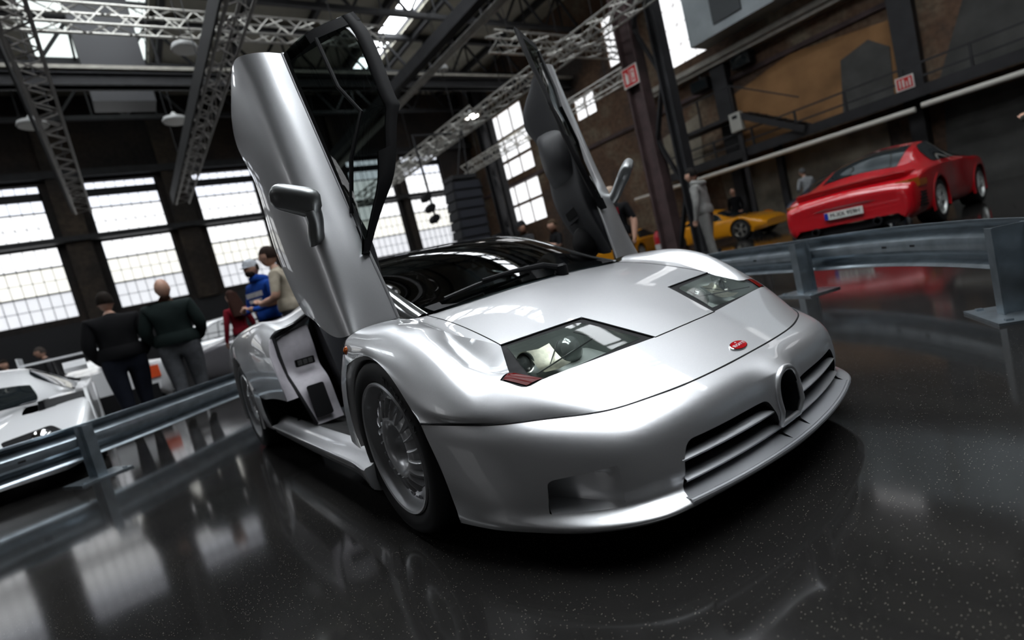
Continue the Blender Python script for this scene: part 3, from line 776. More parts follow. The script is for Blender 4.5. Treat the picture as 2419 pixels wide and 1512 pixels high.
for sd in (-1, 1):
    half = (cen[:, 0] < UC) if sd < 0 else (cen[:, 0] > UC)
    Pd = Pw.copy(); Pd[:, 2] -= .004
    h = submesh('headlight', Pd, TRI, frame & ~glass & ~red & half, M_BLACK, CAR, None, flipc); HL.append(h)
    tag(h, 'black framed glass headlight cover with lamp units')
    submesh('glass_cover', P0, TRI, glass & half, M_LENS, h, N0, flipc)
    submesh('marker_lens', Pw, TRI, red & half, M_REDLENS, h, None, flipc)
    # bucket below the glass
    g2 = resample(H_GLASS, .03); uvb = CLAM.inv(g2[:, 0], g2[:, 1] * sd); top = CLAM.ev(uvb[:, 0], uvb[:, 1]); top[:, 2] -= .003
    c0 = top.mean(0); bot = c0 + (top - c0) * np.array([.93, .96, 1]); bot[:, 2] -= .085
    n = len(top); q = MB(); q.add(np.vstack([top, bot]), [(i, (i + 1) % n, (i + 1) % n + n, i + n) for i in range(n)] + [tuple(range(n, 2 * n))])
    q.build('bucket', M_BUCKET, h)
    def at_(x, s, dz): u, v = CLAM.inv(x, s * sd)[0]; a = CLAM.ev(u, v)[0]; return Vector((a[0], a[1], a[2] - dz))
    ax = Vector((.96, 0, .18)).normalized(); sx = Vector((0, 1, 0)); sz = ax.cross(sx) * -1
    # round high-beam lamp at the outer end, rectangular reflector, rounded dip lamp
    q = MB().lathe([(.001, -.02), (.020, -.012), (.028, .0), (.032, .018), (.035, .020), (.035, -.05)], 24, basis(at_(.440, .565, .046), sx, sz, ax)); q.build('round_lamp', M_REFL, h, True)
    q = MB().lathe([(.001, .012), (.018, .010), (.028, .004)], 20, basis(at_(.442, .565, .048), sx, sz, ax)); q.build('lamp_lens', mat('grey_lamp_glass', (.10, .11, .11), .05, coat=1), h, True)
    A, B = at_(.430, .530, .022), at_(.440, .440, .022); Cc, D = at_(.530, .552, .036), at_(.540, .450, .036)
    pts = []
    for i in range(9):
        t = i / 8; a = A.lerp(Cc, t); b = B.lerp(D, t); dz = -.018 * math.sin(PI * t); pts.append([a + Vector((0, 0, dz)), a.lerp(b, .5) + Vector((0, 0, dz - .006)), b + Vector((0, 0, dz))])
    v_, f_ = grid_mesh([[tuple(x) for x in r] for r in pts]); MB().add(v_, f_).build('reflector', mat('brushed_reflector', (.58, .57, .47), .3, .85, noise=.3, nscale=60), h, True)
    q = MB().lathe([(.001, .022), (.02, .019), (.034, .010), (.042, 0), (.046, -.002), (.046, -.04)], 24, basis(at_(.470, .375, .052), sx, sz, ax)); q.build('dip_lamp', mat('dip_lamp_glass', (.30, .33, .32), .06, .3, coat=1), h, True)
    MB().bar(at_(.552, .60, .012), at_(.51, .30, .018), .004).bar(at_(.51, .30, .018), at_(.445, .33, .018), .004).bar(at_(.52, .52, .03), at_(.45, .41, .02), .003).build('inner_frame', mat('lamp_frame', (.25, .26, .26), .3, .8), h)

# ---- bumper
BC = [
    [(.862, 0, .401), (.908, 0, .374), (.934, 0, .330), (.941, 0, .275), (.942, 0, .215), (.948, 0, .168), (.988, 0, .142), (.972, 0, .118)],
    [(.859, .10, .401), (.905, .10, .373), (.930, .10, .329), (.936, .10, .275), (.937, .10, .215), (.943, .10, .168), (.984, .10, .142), (.968, .10, .118)],
    [(.847, .27, .400), (.894, .278, .371), (.919, .283, .327), (.925, .285, .272), (.925, .285, .213), (.926, .285, .167), (.959, .280, .141), (.944, .278, .118)],
    [(.807, .43, .400), (.860, .440, .370), (.889, .446, .326), (.897, .450, .270), (.895, .453, .211), (.890, .458, .166), (.923, .470, .140), (.908, .465, .118)],
    [(.750, .555, .401), (.797, .574, .370), (.825, .588, .326), (.834, .593, .270), (.832, .594, .210), (.828, .594, .165), (.874, .594, .140), (.862, .586, .118)],
    [(.656, .663, .413), (.692, .685, .378), (.711, .696, .330), (.717, .699, .270), (.715, .700, .210), (.713, .700, .165), (.760, .705, .141), (.750, .698, .118)],
    [(.576, .752, .425), (.595, .768, .388), (.602, .775, .335), (.604, .778, .270), (.602, .778, .212), (.600, .778, .168), (.622, .777, .142), (.610, .772, .118)],
    [(.474, .829, .440), (.484, .838, .400), (.488, .840, .345), (.489, .840, .275), (.488, .837, .215), (.486, .833, .170), (.490, .831, .142), (.482, .825, .118)],
    [(.334, .902, .457), (.347, .900, .410), (.360, .895, .355), (.369, .888, .285), (.366, .880, .215), (.357, .872, .168), (.347, .867, .142), (.335, .860, .118)]]
BUMP = Surf(full_grid(BC)); UB = len(BC) - 1
def bump_pts(uv):
    P = BUMP.ev(uv[:, 0], uv[:, 1]); s, z = P[:, 1], P[:, 2]
    k = np.exp(-(s / .085) ** 2) * np.clip((z - .17) / .06, 0, 1) * np.clip((.392 - z) / .05, 0, 1)
    P[:, 0] += .034 * k; P[:, 2] += .004 * k
    return P
def b_uv(pts, step=.02):
    q = resample(pts, step); return BUMP.inv(q[:, 0], q[:, 1], (1, 2))
GR = rounded([(.100, .281), (.435, .287), (.458, .235), (.459, .190), (.484, .146), (.055, .146), (.064, .195), (.084, .245)], [.02, .035, .02, .02, .004, .004, .01, .01])
DU = rounded([(.738, .263), (.615, .281), (.613, .166), (.744, .168)], [.016, .002, .002, .004])
HSI0 = [(-.052, .190), (-.056, .25), (-.050, .30), (-.03, .328), (0, .338), (.03, .328), (.050, .30), (.056, .25), (.052, .190)]
HSI = [tuple(q) for q in spline_eval(np.array(HSI0), np.linspace(0, 8, 49))]
HSB = [(-.066, .182), (.066, .182), (.072, .140), (-.072, .140)]
houts = [b_uv([(-s, z) for s, z in GR]), b_uv(GR), b_uv([(-s, z) for s, z in DU]), b_uv(DU), b_uv(HSI), b_uv(HSB)]
nu, nv = 2 * UB * 9 + 1, 7 * 9 + 1
gu, gv = np.meshgrid(np.linspace(0, 2 * UB, nu), np.linspace(0, 7, nv)); grid = np.c_[gu.ravel(), gv.ravel()]
UVb, TB = cut_surface(grid, houts); UVb[:, 0] = np.clip(UVb[:, 0], 0, 2 * UB); UVb[:, 1] = np.clip(UVb[:, 1], 0, 7)
cb = UVb[TB].mean(1); hole = np.zeros(len(cb), bool)
for o_ in houts: hole |= inside(o_, cb)
Pb = bump_pts(UVb); Nb = outward(Pb, normals(bump_pts, UVb), (.3, 0, .25))
tn = np.cross(Pb[TB[:, 1]] - Pb[TB[:, 0]], Pb[TB[:, 2]] - Pb[TB[:, 0]]); flipb = np.median((tn * Nb[TB[:, 0]]).sum(1)) < 0
cs = Pb[TB].mean(1)
blade = (np.abs(cs[:, 1]) < .488) & (cs[:, 2] < .150) & ~hole
bumper = submesh('bumper', Pb, TB, ~hole & ~blade, M_SILVER, CAR, Nb, flipb)
spl = submesh('front_splitter', Pb, TB, blade, mat('splitter_satin', (.42, .43, .45), .42, .75), CAR, None, flipb)
lipc = np.array([(float(.986 - .294 * s * s), s, .1425) for s in np.linspace(-.487, .487, 61)])
MB().tube([tuple(q) for q in lipc], .0085, 10).build('splitter_edge', mat('splitter_satin', (.42, .43, .45), .42, .75), spl, True)
v_, f_ = grid_mesh([[tuple(q + np.array([dx, 0, dz])) for dx, dz in ((.0, .006), (-.03, .012), (-.07, .026), (-.11, .048))] for q in lipc]); MB().add(v_, f_).build('splitter_shelf', mat('splitter_satin', (.42, .43, .45), .42, .75), spl, True)
# underside closing panel
mb = MB(); lip = [bump_pts(np.array([[u, 7.]]))[0] for u in np.linspace(0, 2 * UB, 60)]
mb.add([tuple(q) for q in lip] + [(.3, q[1] * .98, .125) for q in lip], [(i, i + 1, i + 61, i + 60) for i in range(59)]); mb.build('undertray', M_BLACK, CAR)

def wall_ring(outer, depth, m, name, parent, taper=1.0, close=True, d=(-1, 0, 0)):
    """inward return of an opening: loop of points pushed along d"""
    n = len(outer); c = np.mean(outer, 0); inn = c + (np.asarray(outer) - c) * taper + np.array(d) * depth
    q = MB(); q.add(np.vstack([outer, inn]), [(i, (i + 1) % n, (i + 1) % n + n, i + n) for i in range(n)] + ([tuple(range(n, 2 * n))] if close else []))
    return q.build(name, m, parent, True, 30)
M_GRBACK = mat('grille_dark', (.012, .012, .014), .6)
grilles = []
for sd in (-1, 1):
    loop = bump_pts(houts[0 if sd < 0 else 1])
    g = wall_ring(loop, .11, M_GRBACK, 'grille', CAR); tag(g, 'dark grille opening with two silver blades'); grilles.append(g)
    for a, b, hh in (((.895, .462, .241), (.950, .072, .241), .5), ((.890, .462, .186), (.953, .056, .186), .5)):
        rows = []
        for i in range(25):
            t = i / 24; s = a[1] + (b[1] - a[1]) * t
            x = .951 - .257 * s * s; z = a[2] + (b[2] - a[2]) * t
            sec = [(-.075, .014), (-.03, .010), (-.008, .006), (.0, .0), (-.003, -.006), (-.012, -.008), (-.075, -.004)]
            rows.append([(x + dx, sd * s, z + dz) for dx, dz in sec])
        v_, f_ = grid_mesh(rows); MB().add(v_, f_).build('grille_blade', mat('blade_satin', (.46, .47, .49), .38, .8), g, True, 50)
# horseshoe
hs = wall_ring(bump_pts(houts[4]), .10, mat('horseshoe_dark', (.03, .032, .036), .5, .5), 'horseshoe_intake', CAR, .9)
tag(hs, 'narrow horseshoe shaped centre intake with silver rim')
path = [bump_pts(BUMP.inv([s * 1.12], [z + (.010 if z > .2 else -.004)], (1, 2)))[0] + np.array([.001, 0, 0]) for s, z in HSI]
MB().tube([tuple(q) for q in path], .0085, 10).tube([tuple(path[-1]), tuple((path[-1] + path[0]) / 2), tuple(path[0])], .009, 10).build('rim', M_SILVER, hs, True, 60)
# brake duct scoops: floor ramps from the surface (inboard) to deep (outboard)
for sd in (-1, 1):
    rows = []
    for i in range(21):
        t = i / 20; s = .613 + (.741 - .613) * t; zt = .281 + (.264 - .281) * t; zb = .166 + .002 * t
        row = []
        dpt = .115 * (t * t * (3 - 2 * t)) ** .8
        for k in range(9):
            kk = k / 8; z = zb + (zt - zb) * kk; uv = BUMP.inv([s * sd], [z], (1, 2)); P_ = bump_pts(uv)[0]
            edge = min(1, min(kk, 1 - kk) * 8 + (0 if 0 < k < 8 else 0))
            row.append(P_ + np.array([-.8, -.35 * sd, 0]) * dpt * (1 if 0 < k < 8 else 0))
        rows.append(row)
    last = rows[-1]; lip_row = [bump_pts(BUMP.inv([.741 * sd], [.168 + (.264 - .168) * k / 8], (1, 2)))[0] for k in range(9)]
    rows.append(lip_row)
    v_, f_ = grid_mesh(rows); d_ = MB().add(v_, f_).build('brake_duct', M_SILVER, CAR, True, 40)
# panel seams
def seam(name, pts, r=.0028, parent=None, m=None): return MB().tube([tuple(np.asarray(q) + np.array([0, 0, -.45 * r])) for q in pts], r, 6).build(name, m or M_SEAM, parent or CAR, True, 60)
seam('panel_seam', [CLAM.ev(u, 7.)[0] for u in np.linspace(0, 2 * UC, 160)], .0038)
ho = CLAM.ev(np.r_[hood_r[:, 0], front[:, 0], front_l[::-1][:, 0], hood_l[::-1][:, 0]], np.r_[hood_r[:, 1], front[:, 1], front_l[::-1][:, 1], hood_l[::-1][:, 1]])
seam('panel_seam', ho, .0034)
seam('panel_seam', [CLAM.ev(u, 0.)[0] + np.array([-.004, 0, -.002]) for u in np.linspace(.6, 2 * UC - .6, 90)], .006)
# badge
bu, bv = CLAM.inv(.825, 0)[0]; bp = CLAM.ev(bu, bv)[0]; bn = outward(bp[None], normals(lambda q: CLAM.ev(q[:, 0], q[:, 1]), np.array([[bu, bv]])))[0]
bn = Vector(bn); bx = Vector((0, 1, 0)); by = bn.cross(bx); Mb = basis(Vector(bp) + bn * .001, bx, by, bn)
bd = MB().lathe([(1, -.002), (1, .003), (.93, .0045)], 40, Mb @ Matrix.Diagonal((.041, .021, 1, 1))).build('badge', M_CHROME, CAR, True, 40); tag(bd, 'oval red enamel badge with white lettering')
MB().lathe([(.94, .0042), (.5, .0050), (.001, .0052)], 40, Mb @ Matrix.Diagonal((.041, .021, 1, 1))).build('enamel', mat('red_enamel', (.45, .006, .012), .15, coat=1.), bd, True)
tm = text_mesh('BUGATTI', .0150, .0006); tm.transform(Mb @ Matrix.Translation((0, -.0012, .0056))); link('lettering', tm, mat('badge_white', (.85, .85, .85), .4), bd)
tm = text_mesh('EB', .0065, .0006); tm.transform(Mb @ Matrix.Translation((0, .0115, .0052))); link('lettering', tm, mat('badge_white', (.85, .85, .85), .4), bd)

# ---- fender strip behind the wheel, arch returns, liners
STR = Surf(np.array([[(-.19, .888, .735), (-.190, .901, .69), (-.19, .905, .637)], [(-.262, .895, .655), (-.240, .903, .622), (-.232, .905, .600)], [(-.335, .899, .575), (-.306, .903, .555), (-.284, .905, .540)], [(-.385, .900, .495), (-.352, .903, .478), (-.319, .904, .470)], [(-.421, .900, .390), (-.380, .902, .383), (-.336, .903, .378)], [(-.431, .900, .300), (-.375, .903, .290), (-.318, .904, .285)]]) * np.array([1, -1, 1]))
o = surf_obj('fender_rear', STR, 13, 41, M_SILVER, CAR); mirror(o)
arch = [tuple(c) for c in [(-.311, .904, .295), (-.334, .904, .386), (-.317, .904, .495), (-.256, .905, .578), (-.17, .905, .635), (-.08, .904, .664), (0, .903, .669), (.086, .902, .659), (.173, .902, .619), (.238, .902, .562), (.294, .902, .499), (.334, .902, .457), (.362, .896, .37), (.369, .888, .285), (.36, .873, .18), (.340, .862, .118)]]
ap = spline_eval(np.array(arch), np.linspace(0, len(arch) - 1, 90)) * np.array([1, -1, 1])
pr_ = [(0, 0), (.006, -.004), (.012, -.016), (.03, -.022), (.05, -.02)]    # (inboard, towards hub)
rows = []
for q in ap:
    r = np.array([q[0], 0, q[2] - .325]); r /= np.linalg.norm(r)
    rows.append([q + np.array([0, a, 0]) + r * b for a, b in pr_])
v_, f_ = grid_mesh(rows); o = MB().add(v_, f_).build('arch_lip', M_SILVER, CAR, True, 60); mirror(o)
rows = []
for q in ap:
    r = np.array([q[0], 0, q[2] - .325]); rn = r / np.linalg.norm(r)
    rows.append([q + np.array([0, .045, 0]) - rn * .018, q + np.array([0, .12, 0]) + rn * .02, q + np.array([0, .42, 0]) + rn * .02])
v_, f_ = grid_mesh(rows); o = MB().add(v_, f_).build('wheel_liner', M_BLACK, CAR); mirror(o)
# amber side repeater
o = MB().lathe([(.001, .011), (.010, .008), (.017, .003), (.019, -.004)], 16, basis((-.175, -.898, .690), (1, 0, 0), (0, 0, 1), (0, -1, 0))).build('side_repeater', M_AMBER, CAR, True); mirror(o)

# ---- windscreen, pillars, roof
AP = np.array([(-.118, .566, .742), (-.33, .548, .818), (-.60, .530, .938), (-.80, .488, 1.018), (-.95, .450, 1.058)])
CP = np.array([(-.032, 0, .762), (-.24, 0, .862), (-.48, 0, .968), (-.70, 0, 1.036), (-.88, 0, 1.068)])
MP = AP * .5 + CP * .5; MP[:, 1] = AP[:, 1] * .55; MP[:, 2] += (CP[:, 2] - AP[:, 2]) * .28; MP[:, 0] += (CP[:, 0] - AP[:, 0]) * .25
WS = Surf(np.swapaxes(np.array([AP * [1, -1, 1], MP * [1, -1, 1], CP, MP, AP]), 0, 1))
o = surf_obj('windscreen', WS, 61, 61, M_SCREEN, CAR); me = o.data; 
pil = spline_eval(AP, np.linspace(0, 4, 40)); rows = []
for i, q in enumerate(pil):
    t = i / 39; wd = .075 * (1 - .35 * t)
    rows.append([q + np.array([.0, -.006, .003]), q + np.array([-.006, .012, .008]), q + np.array([-.016, .030, .002]), q + np.array([-.028, .030 + wd * .30, -.020]), q + np.array([-.045, .032 + wd * .25, -.06])])
rows = np.array(rows) * [1, -1, 1]
v_, f_ = grid_mesh(rows); o = MB().add(v_, f_).build('windscreen_pillar', mat('polished_pillar', (.55, .57, .57), .12, .9, 1.), CAR, True, 60); mirror(o)
seam('windscreen_seal', pil * [1, -1, 1], .006, m=M_BLACK); seam('windscreen_seal', pil, .006, m=M_BLACK)
RC = [[(-.88, 0, 1.070), (-1.15, 0, 1.084), (-1.45, 0, 1.074), (-1.80, 0, 1.035), (-2.30, 0, .965), (-2.80, 0, .905), (-3.30, 0, .865)],
      [(-.905, .25, 1.066), (-1.15, .25, 1.077), (-1.45, .25, 1.066), (-1.80, .26, 1.026), (-2.30, .29, .955), (-2.80, .32, .897), (-3.30, .34, .858)],
      [(-.95, .45, 1.058), (-1.17, .46, 1.055), (-1.45, .47, 1.040), (-1.80, .49, 1.000), (-2.30, .53, .930), (-2.80, .56, .875), (-3.30, .60, .840)],
      [(-.96, .49, 1.030), (-1.18, .50, 1.020), (-1.45, .52, 1.000), (-1.80, .56, .960), (-2.30, .62, .895), (-2.80, .67, .850), (-3.30, .70, .820)]]
ROOF = Surf(full_grid(RC))
surf_obj('roof_panel', ROOF, 61, 61, M_SILVER, CAR)
seam('windscreen_seal', [ROOF.ev(u, 0)[0] for u in np.linspace(0, 6, 50)], .006, m=M_BLACK)
for i in range(7):
    x = -1.95 - i * .15; ps = []
    for k in range(13):
        s = -.36 + .72 * k / 12; u, v = ROOF.inv(x, s)[0]; ps.append(ROOF.ev(u, v)[0] + np.array([0, 0, .006]))
    MB().tube([tuple(q) for q in ps], .016, 6).build('engine_louvre', M_BLACK, CAR, True)

# ---- rear quarters
QC = [[(-1.46, .55, .975), (-1.80, .585, .945), (-2.30, .64, .885), (-2.80, .69, .845), (-3.30, .70, .820)],
      [(-1.47, .74, .850), (-1.80, .75, .890), (-2.25, .78, .893), (-2.75, .80, .860), (-3.32, .78, .815)],
      [(-1.48, .845, .828), (-1.80, .850, .893), (-2.22, .868, .896), (-2.72, .880, .856), (-3.32, .84, .79)],
      [(-1.50, .900, .785), (-1.80, .918, .838), (-2.20, .940, .845), (-2.70, .945, .812), (-3.34, .89, .74)],
      [(-1.40, .938, .690), (-1.75, .955, .735), (-2.17, .968, .755), (-2.66, .968, .760), (-3.34, .915, .68)],
      [(-1.30, .947, .570), (-1.68, .962, .590), (-2.12, .972, .640), (-2.60, .975, .690), (-3.33, .92, .58)],
      [(-1.26, .946, .440), (-1.66, .960, .436), (-2.06, .970, .470), (-2.58, .975, .705), (-3.31, .91, .48)]]
QP = Surf(np.swapaxes(np.array(QC), 0, 1) * [1, -1, 1])
u = np.linspace(0, 6, 61); v = np.linspace(0, 4, 121); UU, VV = np.meshgrid(u, v); G = QP.ev(UU.ravel(), VV.ravel())
vs, fs = grid_mesh(G.reshape(121, 61, 3))
ctr = np.array([G[list(f)].mean(0) for f in fs]); keep = ~((np.hypot(ctr[:, 0] + 2.55, ctr[:, 2] - .325) < .385))
me = bpy.data.meshes.new('rear_quarter'); me.from_pydata(vs, [], [f for f, k in zip(fs, keep) if k]); me.update()
o = link('rear_quarter', me, M_SILVER, CAR, True); mirror(o)
# rear arch ring, lower quarter behind the intake, tail
rows = []
for i in range(41):
    a = math.radians(200 - 220 * i / 40); c, s = math.cos(a), math.sin(a)
    yy = .974 - .03 * max(0, -c) * 0
    rows.append([(-2.55 + (.385 + d) * c, -(yy - dy), .325 + (.385 + d) * s) for d, dy in ((.012, .012), (.0, .0), (-.006, .008), (-.006, .06), (.0, .3))])
v_, f_ = grid_mesh(rows); o = MB().add(v_, f_).build('arch_lip', M_SILVER, CAR, True, 60); mirror(o)
LQ = Surf(np.array([[(-1.98, .966, .470), (-2.06, .970, .470), (-2.17, .972, .475)], [(-1.98, .966, .36), (-2.06, .969, .36), (-2.162, .970, .36)], [(-1.99, .955, .26), (-2.08, .958, .26), (-2.17, .960, .26)], [(-2.0, .935, .19), (-2.10, .938, .19), (-2.20, .94, .19)]]) * [1, -1, 1])
o = surf_obj('lower_quarter', LQ, 9, 21, M_SILVER, CAR); mirror(o)
# side intake behind the door: dark recess
o = MB().add([(-1.27, -.935, .44), (-1.98, -.955, .44), (-1.98, -.94, .21), (-1.45, -.88, .225), (-1.45, -.80, .44), (-1.98, -.72, .44), (-1.98, -.72, .21), (-1.45, -.80, .225)],
             [(0, 1, 5, 4), (3, 7, 6, 2), (4, 5, 6, 7), (1, 2, 6, 5)]).build('side_intake', M_BLACK, CAR); mirror(o)
TAIL = [(-3.30, .70, .820), (-3.34, .90, .74), (-3.33, .915, .60), (-3.31, .91, .48), (-3.28, .85, .25)]
mb = MB(); tv = [(x, -s, z) for x, s, z in TAIL] + [(x - .06, 0, z) for x, s, z in TAIL] + [(x, s, z) for x, s, z in TAIL]; k = len(TAIL)
mb.add(tv, [(i, i + 1, k + i + 1, k + i) for i in range(k - 1)] + [(k + i, k + i + 1, 2 * k + i + 1, 2 * k + i) for i in range(k - 1)]); mb.build('tail_panel', M_SILVER, CAR)
wing = MB()
rows = [[(-3.12 + dx, y, .885 + .02 * math.cos(y / .75 * PI / 2) + dz) for dx, dz in ((.12, .0), (.08, .012), (-.02, .018), (-.14, .010), (-.02, .0), (.08, -.004))] for y in np.linspace(-.72, .72, 21)]
v_, f_ = grid_mesh(rows, True); wing.add(v_, f_); wing.build('rear_wing', M_SILVER, CAR, True, 40)
for sd in (-1, 1): MB().bar((-3.12, sd * .55, .80), (-3.10, sd * .55, .885), .02, .12, (1, 0, 0)).build('wing_strut', M_BLACK, CAR)
for sd in (-1, 1):
    for q, z in ((.55, .66), (.72, .66)): MB().lathe([(.001, .012), (.06, .01), (.075, 0)], 20, basis((-3.37 + .015 * (q > .6), sd * q, z), (0, 1, 0), (0, 0, 1), (-1, 0, 0))).build('tail_lamp', M_REDLENS, CAR, True)

# ---- sill with moulded bead
rows = []
for i in range(61):
    x = -.24 - (1.98 - .24) * i / 60; t = i / 60; fl = .03 * math.exp(-((x + .24) / .12) ** 2); k = .025 * t
    sec = [(.815 + k, .262), (.850 + k, .258), (.872 + k, .245), (.890 + k, .228), (.915 + k, .226), (.924 + k, .220), (.922 + k, .208), (.910 + k, .185), (.905 + k, .160), (.880 + k, .145), (.70, .140)]
    rows.append([(x, -(s + fl * (.5 if z < .23 else 0)), z - (fl * .9 if z < .19 else 0) + (0 if z > .2 else .03 * (t > .5) * (t - .5))) for s, z in sec])
v_, f_ = grid_mesh(rows); o = MB().add(v_, f_ + [tuple(range(10, -1, -1))]).build('sill', M_SILVER, CAR, True, 50); mirror(o)
# cabin tub, bulkhead, jambs
def both(mb, name, m, parent=CAR, **k):
    o = mb.build(name, m, parent, **k); mirror(o); return o
both(MB().add([(-.45, -.82, .262), (-1.50, -.84, .262), (-1.50, -.55, .20), (-.30, -.55, .20), (-.25, -.75, .262)], [(0, 1, 2, 3, 4)]), 'cabin_floor', M_CARPET)
MB().box(-1.5, -.2, -.56, .56, .14, .20).build('floor_pan', M_CARPET, CAR)
MB().add([(-1.62, -.86, .25), (-1.62, .86, .25), (-1.68, .55, 1.0), (-1.68, -.55, 1.0)], [(0, 1, 2, 3)]).build('bulkhead', M_DARKTRIM, CAR)
# forward-facing leather jamb panel with switch recess and pocket
J = Surf(np.array([[(-1.52, .872, .775), (-1.50, .80, .80), (-1.49, .68, .815)], [(-1.47, .878, .655), (-1.455, .80, .665), (-1.46, .68, .675)], [(-1.43, .875, .56), (-1.44, .80, .57), (-1.45, .68, .58)], [(-1.36, .868, .50), (-1.36, .80, .51), (-1.37, .68, .52)], [(-1.30, .862, .44), (-1.31, .80, .45), (-1.32, .68, .45)], [(-1.27, .85, .35), (-1.28, .79, .35), (-1.29, .68, .35)], [(-1.24, .835, .265), (-1.24, .79, .265), (-1.25, .68, .265)]]) * [1, -1, 1])
o = surf_obj('jamb_panel', J, 21, 61, M_LEATHER, CAR); mirror(o)
both(MB().prism(rounded([(-.055, -.022), (.055, -.022), (.055, .022), (-.055, .022)], .008), (0, 1, 0), (.12, 0, 1), (1, 0, 0), (-1.425, -.765, .612), .012), 'switch_panel', M_BLACK)
for k in (-.03, 0, .03): both(MB().prism([(-.012, -.014), (.012, -.014), (.012, .014), (-.012, .014)], (0, 1, 0), (.12, 0, 1), (1, 0, 0), (-1.415, -.765 + k, .612), .008), 'switch', mat('switch_grey', (.12, .12, .12), .4))
both(MB().prism(rounded([(-.05, -.09), (.045, -.09), (.045, .09), (-.05, .09)], .012), (0, 1, 0), (-.28, 0, 1), (1, 0, .28), (-1.275, -.775, .39), .012), 'door_pocket', M_BLACK)
FL = Surf(np.array([[(-1.50, .902, .785), (-1.50, .895, .785), (-1.52, .876, .785)], [(-1.40, .940, .690), (-1.41, .935, .69), (-1.47, .884, .68)], [(-1.30, .949, .570), (-1.31, .944, .57), (-1.42, .882, .565)], [(-1.265, .950, .50), (-1.28, .944, .50), (-1.36, .876, .505)], [(-1.26, .948, .440), (-1.27, .94, .438), (-1.31, .868, .435)]]) * [1, -1, 1])
o = surf_obj('jamb_flange', FL, 11, 41, M_LEATHER, CAR); mirror(o)
both(MB().tube([(-1.51, -.874, .79), (-1.46, -.882, .68), (-1.42, -.881, .565), (-1.35, -.875, .50), (-1.30, -.866, .435), (-1.26, -.852, .35), (-1.235, -.838, .27)], .010, 8), 'door_seal', M_BLACK, smooth=True)
both(MB().tube([(-1.51, -.874, .79), (-1.49, -.80, .815), (-1.47, -.68, .87), (-1.46, -.56, .965)], .012, 8), 'door_seal', M_BLACK, smooth=True)
# B-post shoulder behind the opening
both(MB().add([(-1.47, -.55, .975), (-1.48, -.74, .852), (-1.49, -.845, .83), (-1.51, -.90, .785), (-1.51, -.87, .775), (-1.50, -.70, .815), (-1.48, -.55, .93)], [(0, 1, 5, 6), (1, 2, 3, 4), (1, 4, 5)]), 'post_trim', M_SILVER)
# front bulkhead / scuttle, dashboard, seats, wheel
MB().add([(-.13, -.60, .73), (-.13, .60, .73), (-.06, 0, .755), (-.22, .86, .72), (-.42, .86, .27), (-.42, -.86, .27), (-.22, -.86, .72)], [(0, 6, 5, 4, 3, 1)]).build('scuttle', M_BLACK, CAR)
rows = [[(-.14, y, .735), (-.30, y, .79 - .02 * abs(y)), (-.42, y, .785 - .02 * abs(y)), (-.50, y, .74), (-.50, y, .60), (-.42, y, .45)] for y in np.linspace(-.60, .60, 15)]
v_, f_ = grid_mesh(rows); MB().add(v_, f_).build('dashboard', M_DARKTRIM, CAR, True, 50)
MB().box(-1.45, -.42, -.13, .13, .18, .46).build('centre_tunnel', M_DARKTRIM, CAR)
for sd in (-1, 1):
    st_ = empty('seat', (0, 0, 0)); st_.parent = CAR
    rows = [[(x, sd * (.40 + w_), z) for w_, z, x in ((-.24, .30, x0), (-.21, z0 + .05, x0), (-.12, z0, x0), (.12, z0, x0), (.21, z0 + .05, x0), (.24, .30, x0))] for x0, z0 in ((-.75, .40), (-.95, .37), (-1.2, .35), (-1.3, .36))]
    v_, f_ = grid_mesh(rows); MB().add(v_, f_).build('cushion', M_DARKTRIM, st_, True, 60)
    rows = [[(x - bk, sd * (.40 + w_), z) for w_, bk in ((-.24, -.05), (-.2, -.04), (-.12, 0), (.12, 0), (.2, -.04), (.24, -.05), (.24, .08), (-.24, .08))] for x, z in ((-1.22, .35), (-1.32, .55), (-1.42, .75), (-1.49, .88), (-1.51, .92))]
    v_, f_ = grid_mesh(rows, True); MB().add(v_, f_).build('backrest', M_DARKTRIM, st_, True, 60)
sw = Matrix.Translation((-.62, .40, .70)) @ Matrix.Rotation(math.radians(68), 4, 'Y')
MB().tube([sw @ Vector((.175 * math.cos(a), .175 * math.sin(a), 0)) for a in np.linspace(0, 2 * PI, 40, endpoint=False)], .014, 8, closed=True).bar(sw @ Vector((-.17, 0, 0)), sw @ Vector((.17, 0, 0)), .03, .015).build('steering_wheel', M_BLACK, CAR, True, 50)
# wipers and scuttle grille
sc = MB(); 
for y in np.linspace(-.52, .52, 27): pass
rows = [[(-.055 - .17 * (y * y), y, .764 - .05 * y * y), (-.10 - .17 * (y * y), y, .779 - .06 * y * y), (-.13 - .17 * y * y, y, .795 - .08 * y * y)] for y in np.linspace(-.54, .54, 31)]
v_, f_ = grid_mesh(rows); MB().add(v_, f_).build('scuttle_panel', M_BLACK, CAR, True, 60)
def onws(u, v, h): q = WS.ev(u, v)[0]; return (q[0] + h * .35, q[1], q[2] + h)
w_ = MB().tube([onws(2.35, .05, .02), onws(2.1, .22, .035), onws(1.6, .30, .035), onws(1.1, .34, .03)], [.016, .014, .010, .008], 8).build('wiper', M_BLACK, CAR, True)
MB().tube([onws(2.0, .50, .018), onws(1.5, .40, .02), onws(1.0, .34, .02), onws(.4, .25, .018)], .008, 6).build('wiper_blade', M_RUBBER, w_, True)
MB().lathe([(.03, -.03), (.03, .02), (.02, .03), (.001, .03)], 14, basis(onws(2.35, .05, .01), (1, 0, 0), (0, 1, 0), (0, 0, 1))).build('wiper_pivot', M_BLACK, w_, True)

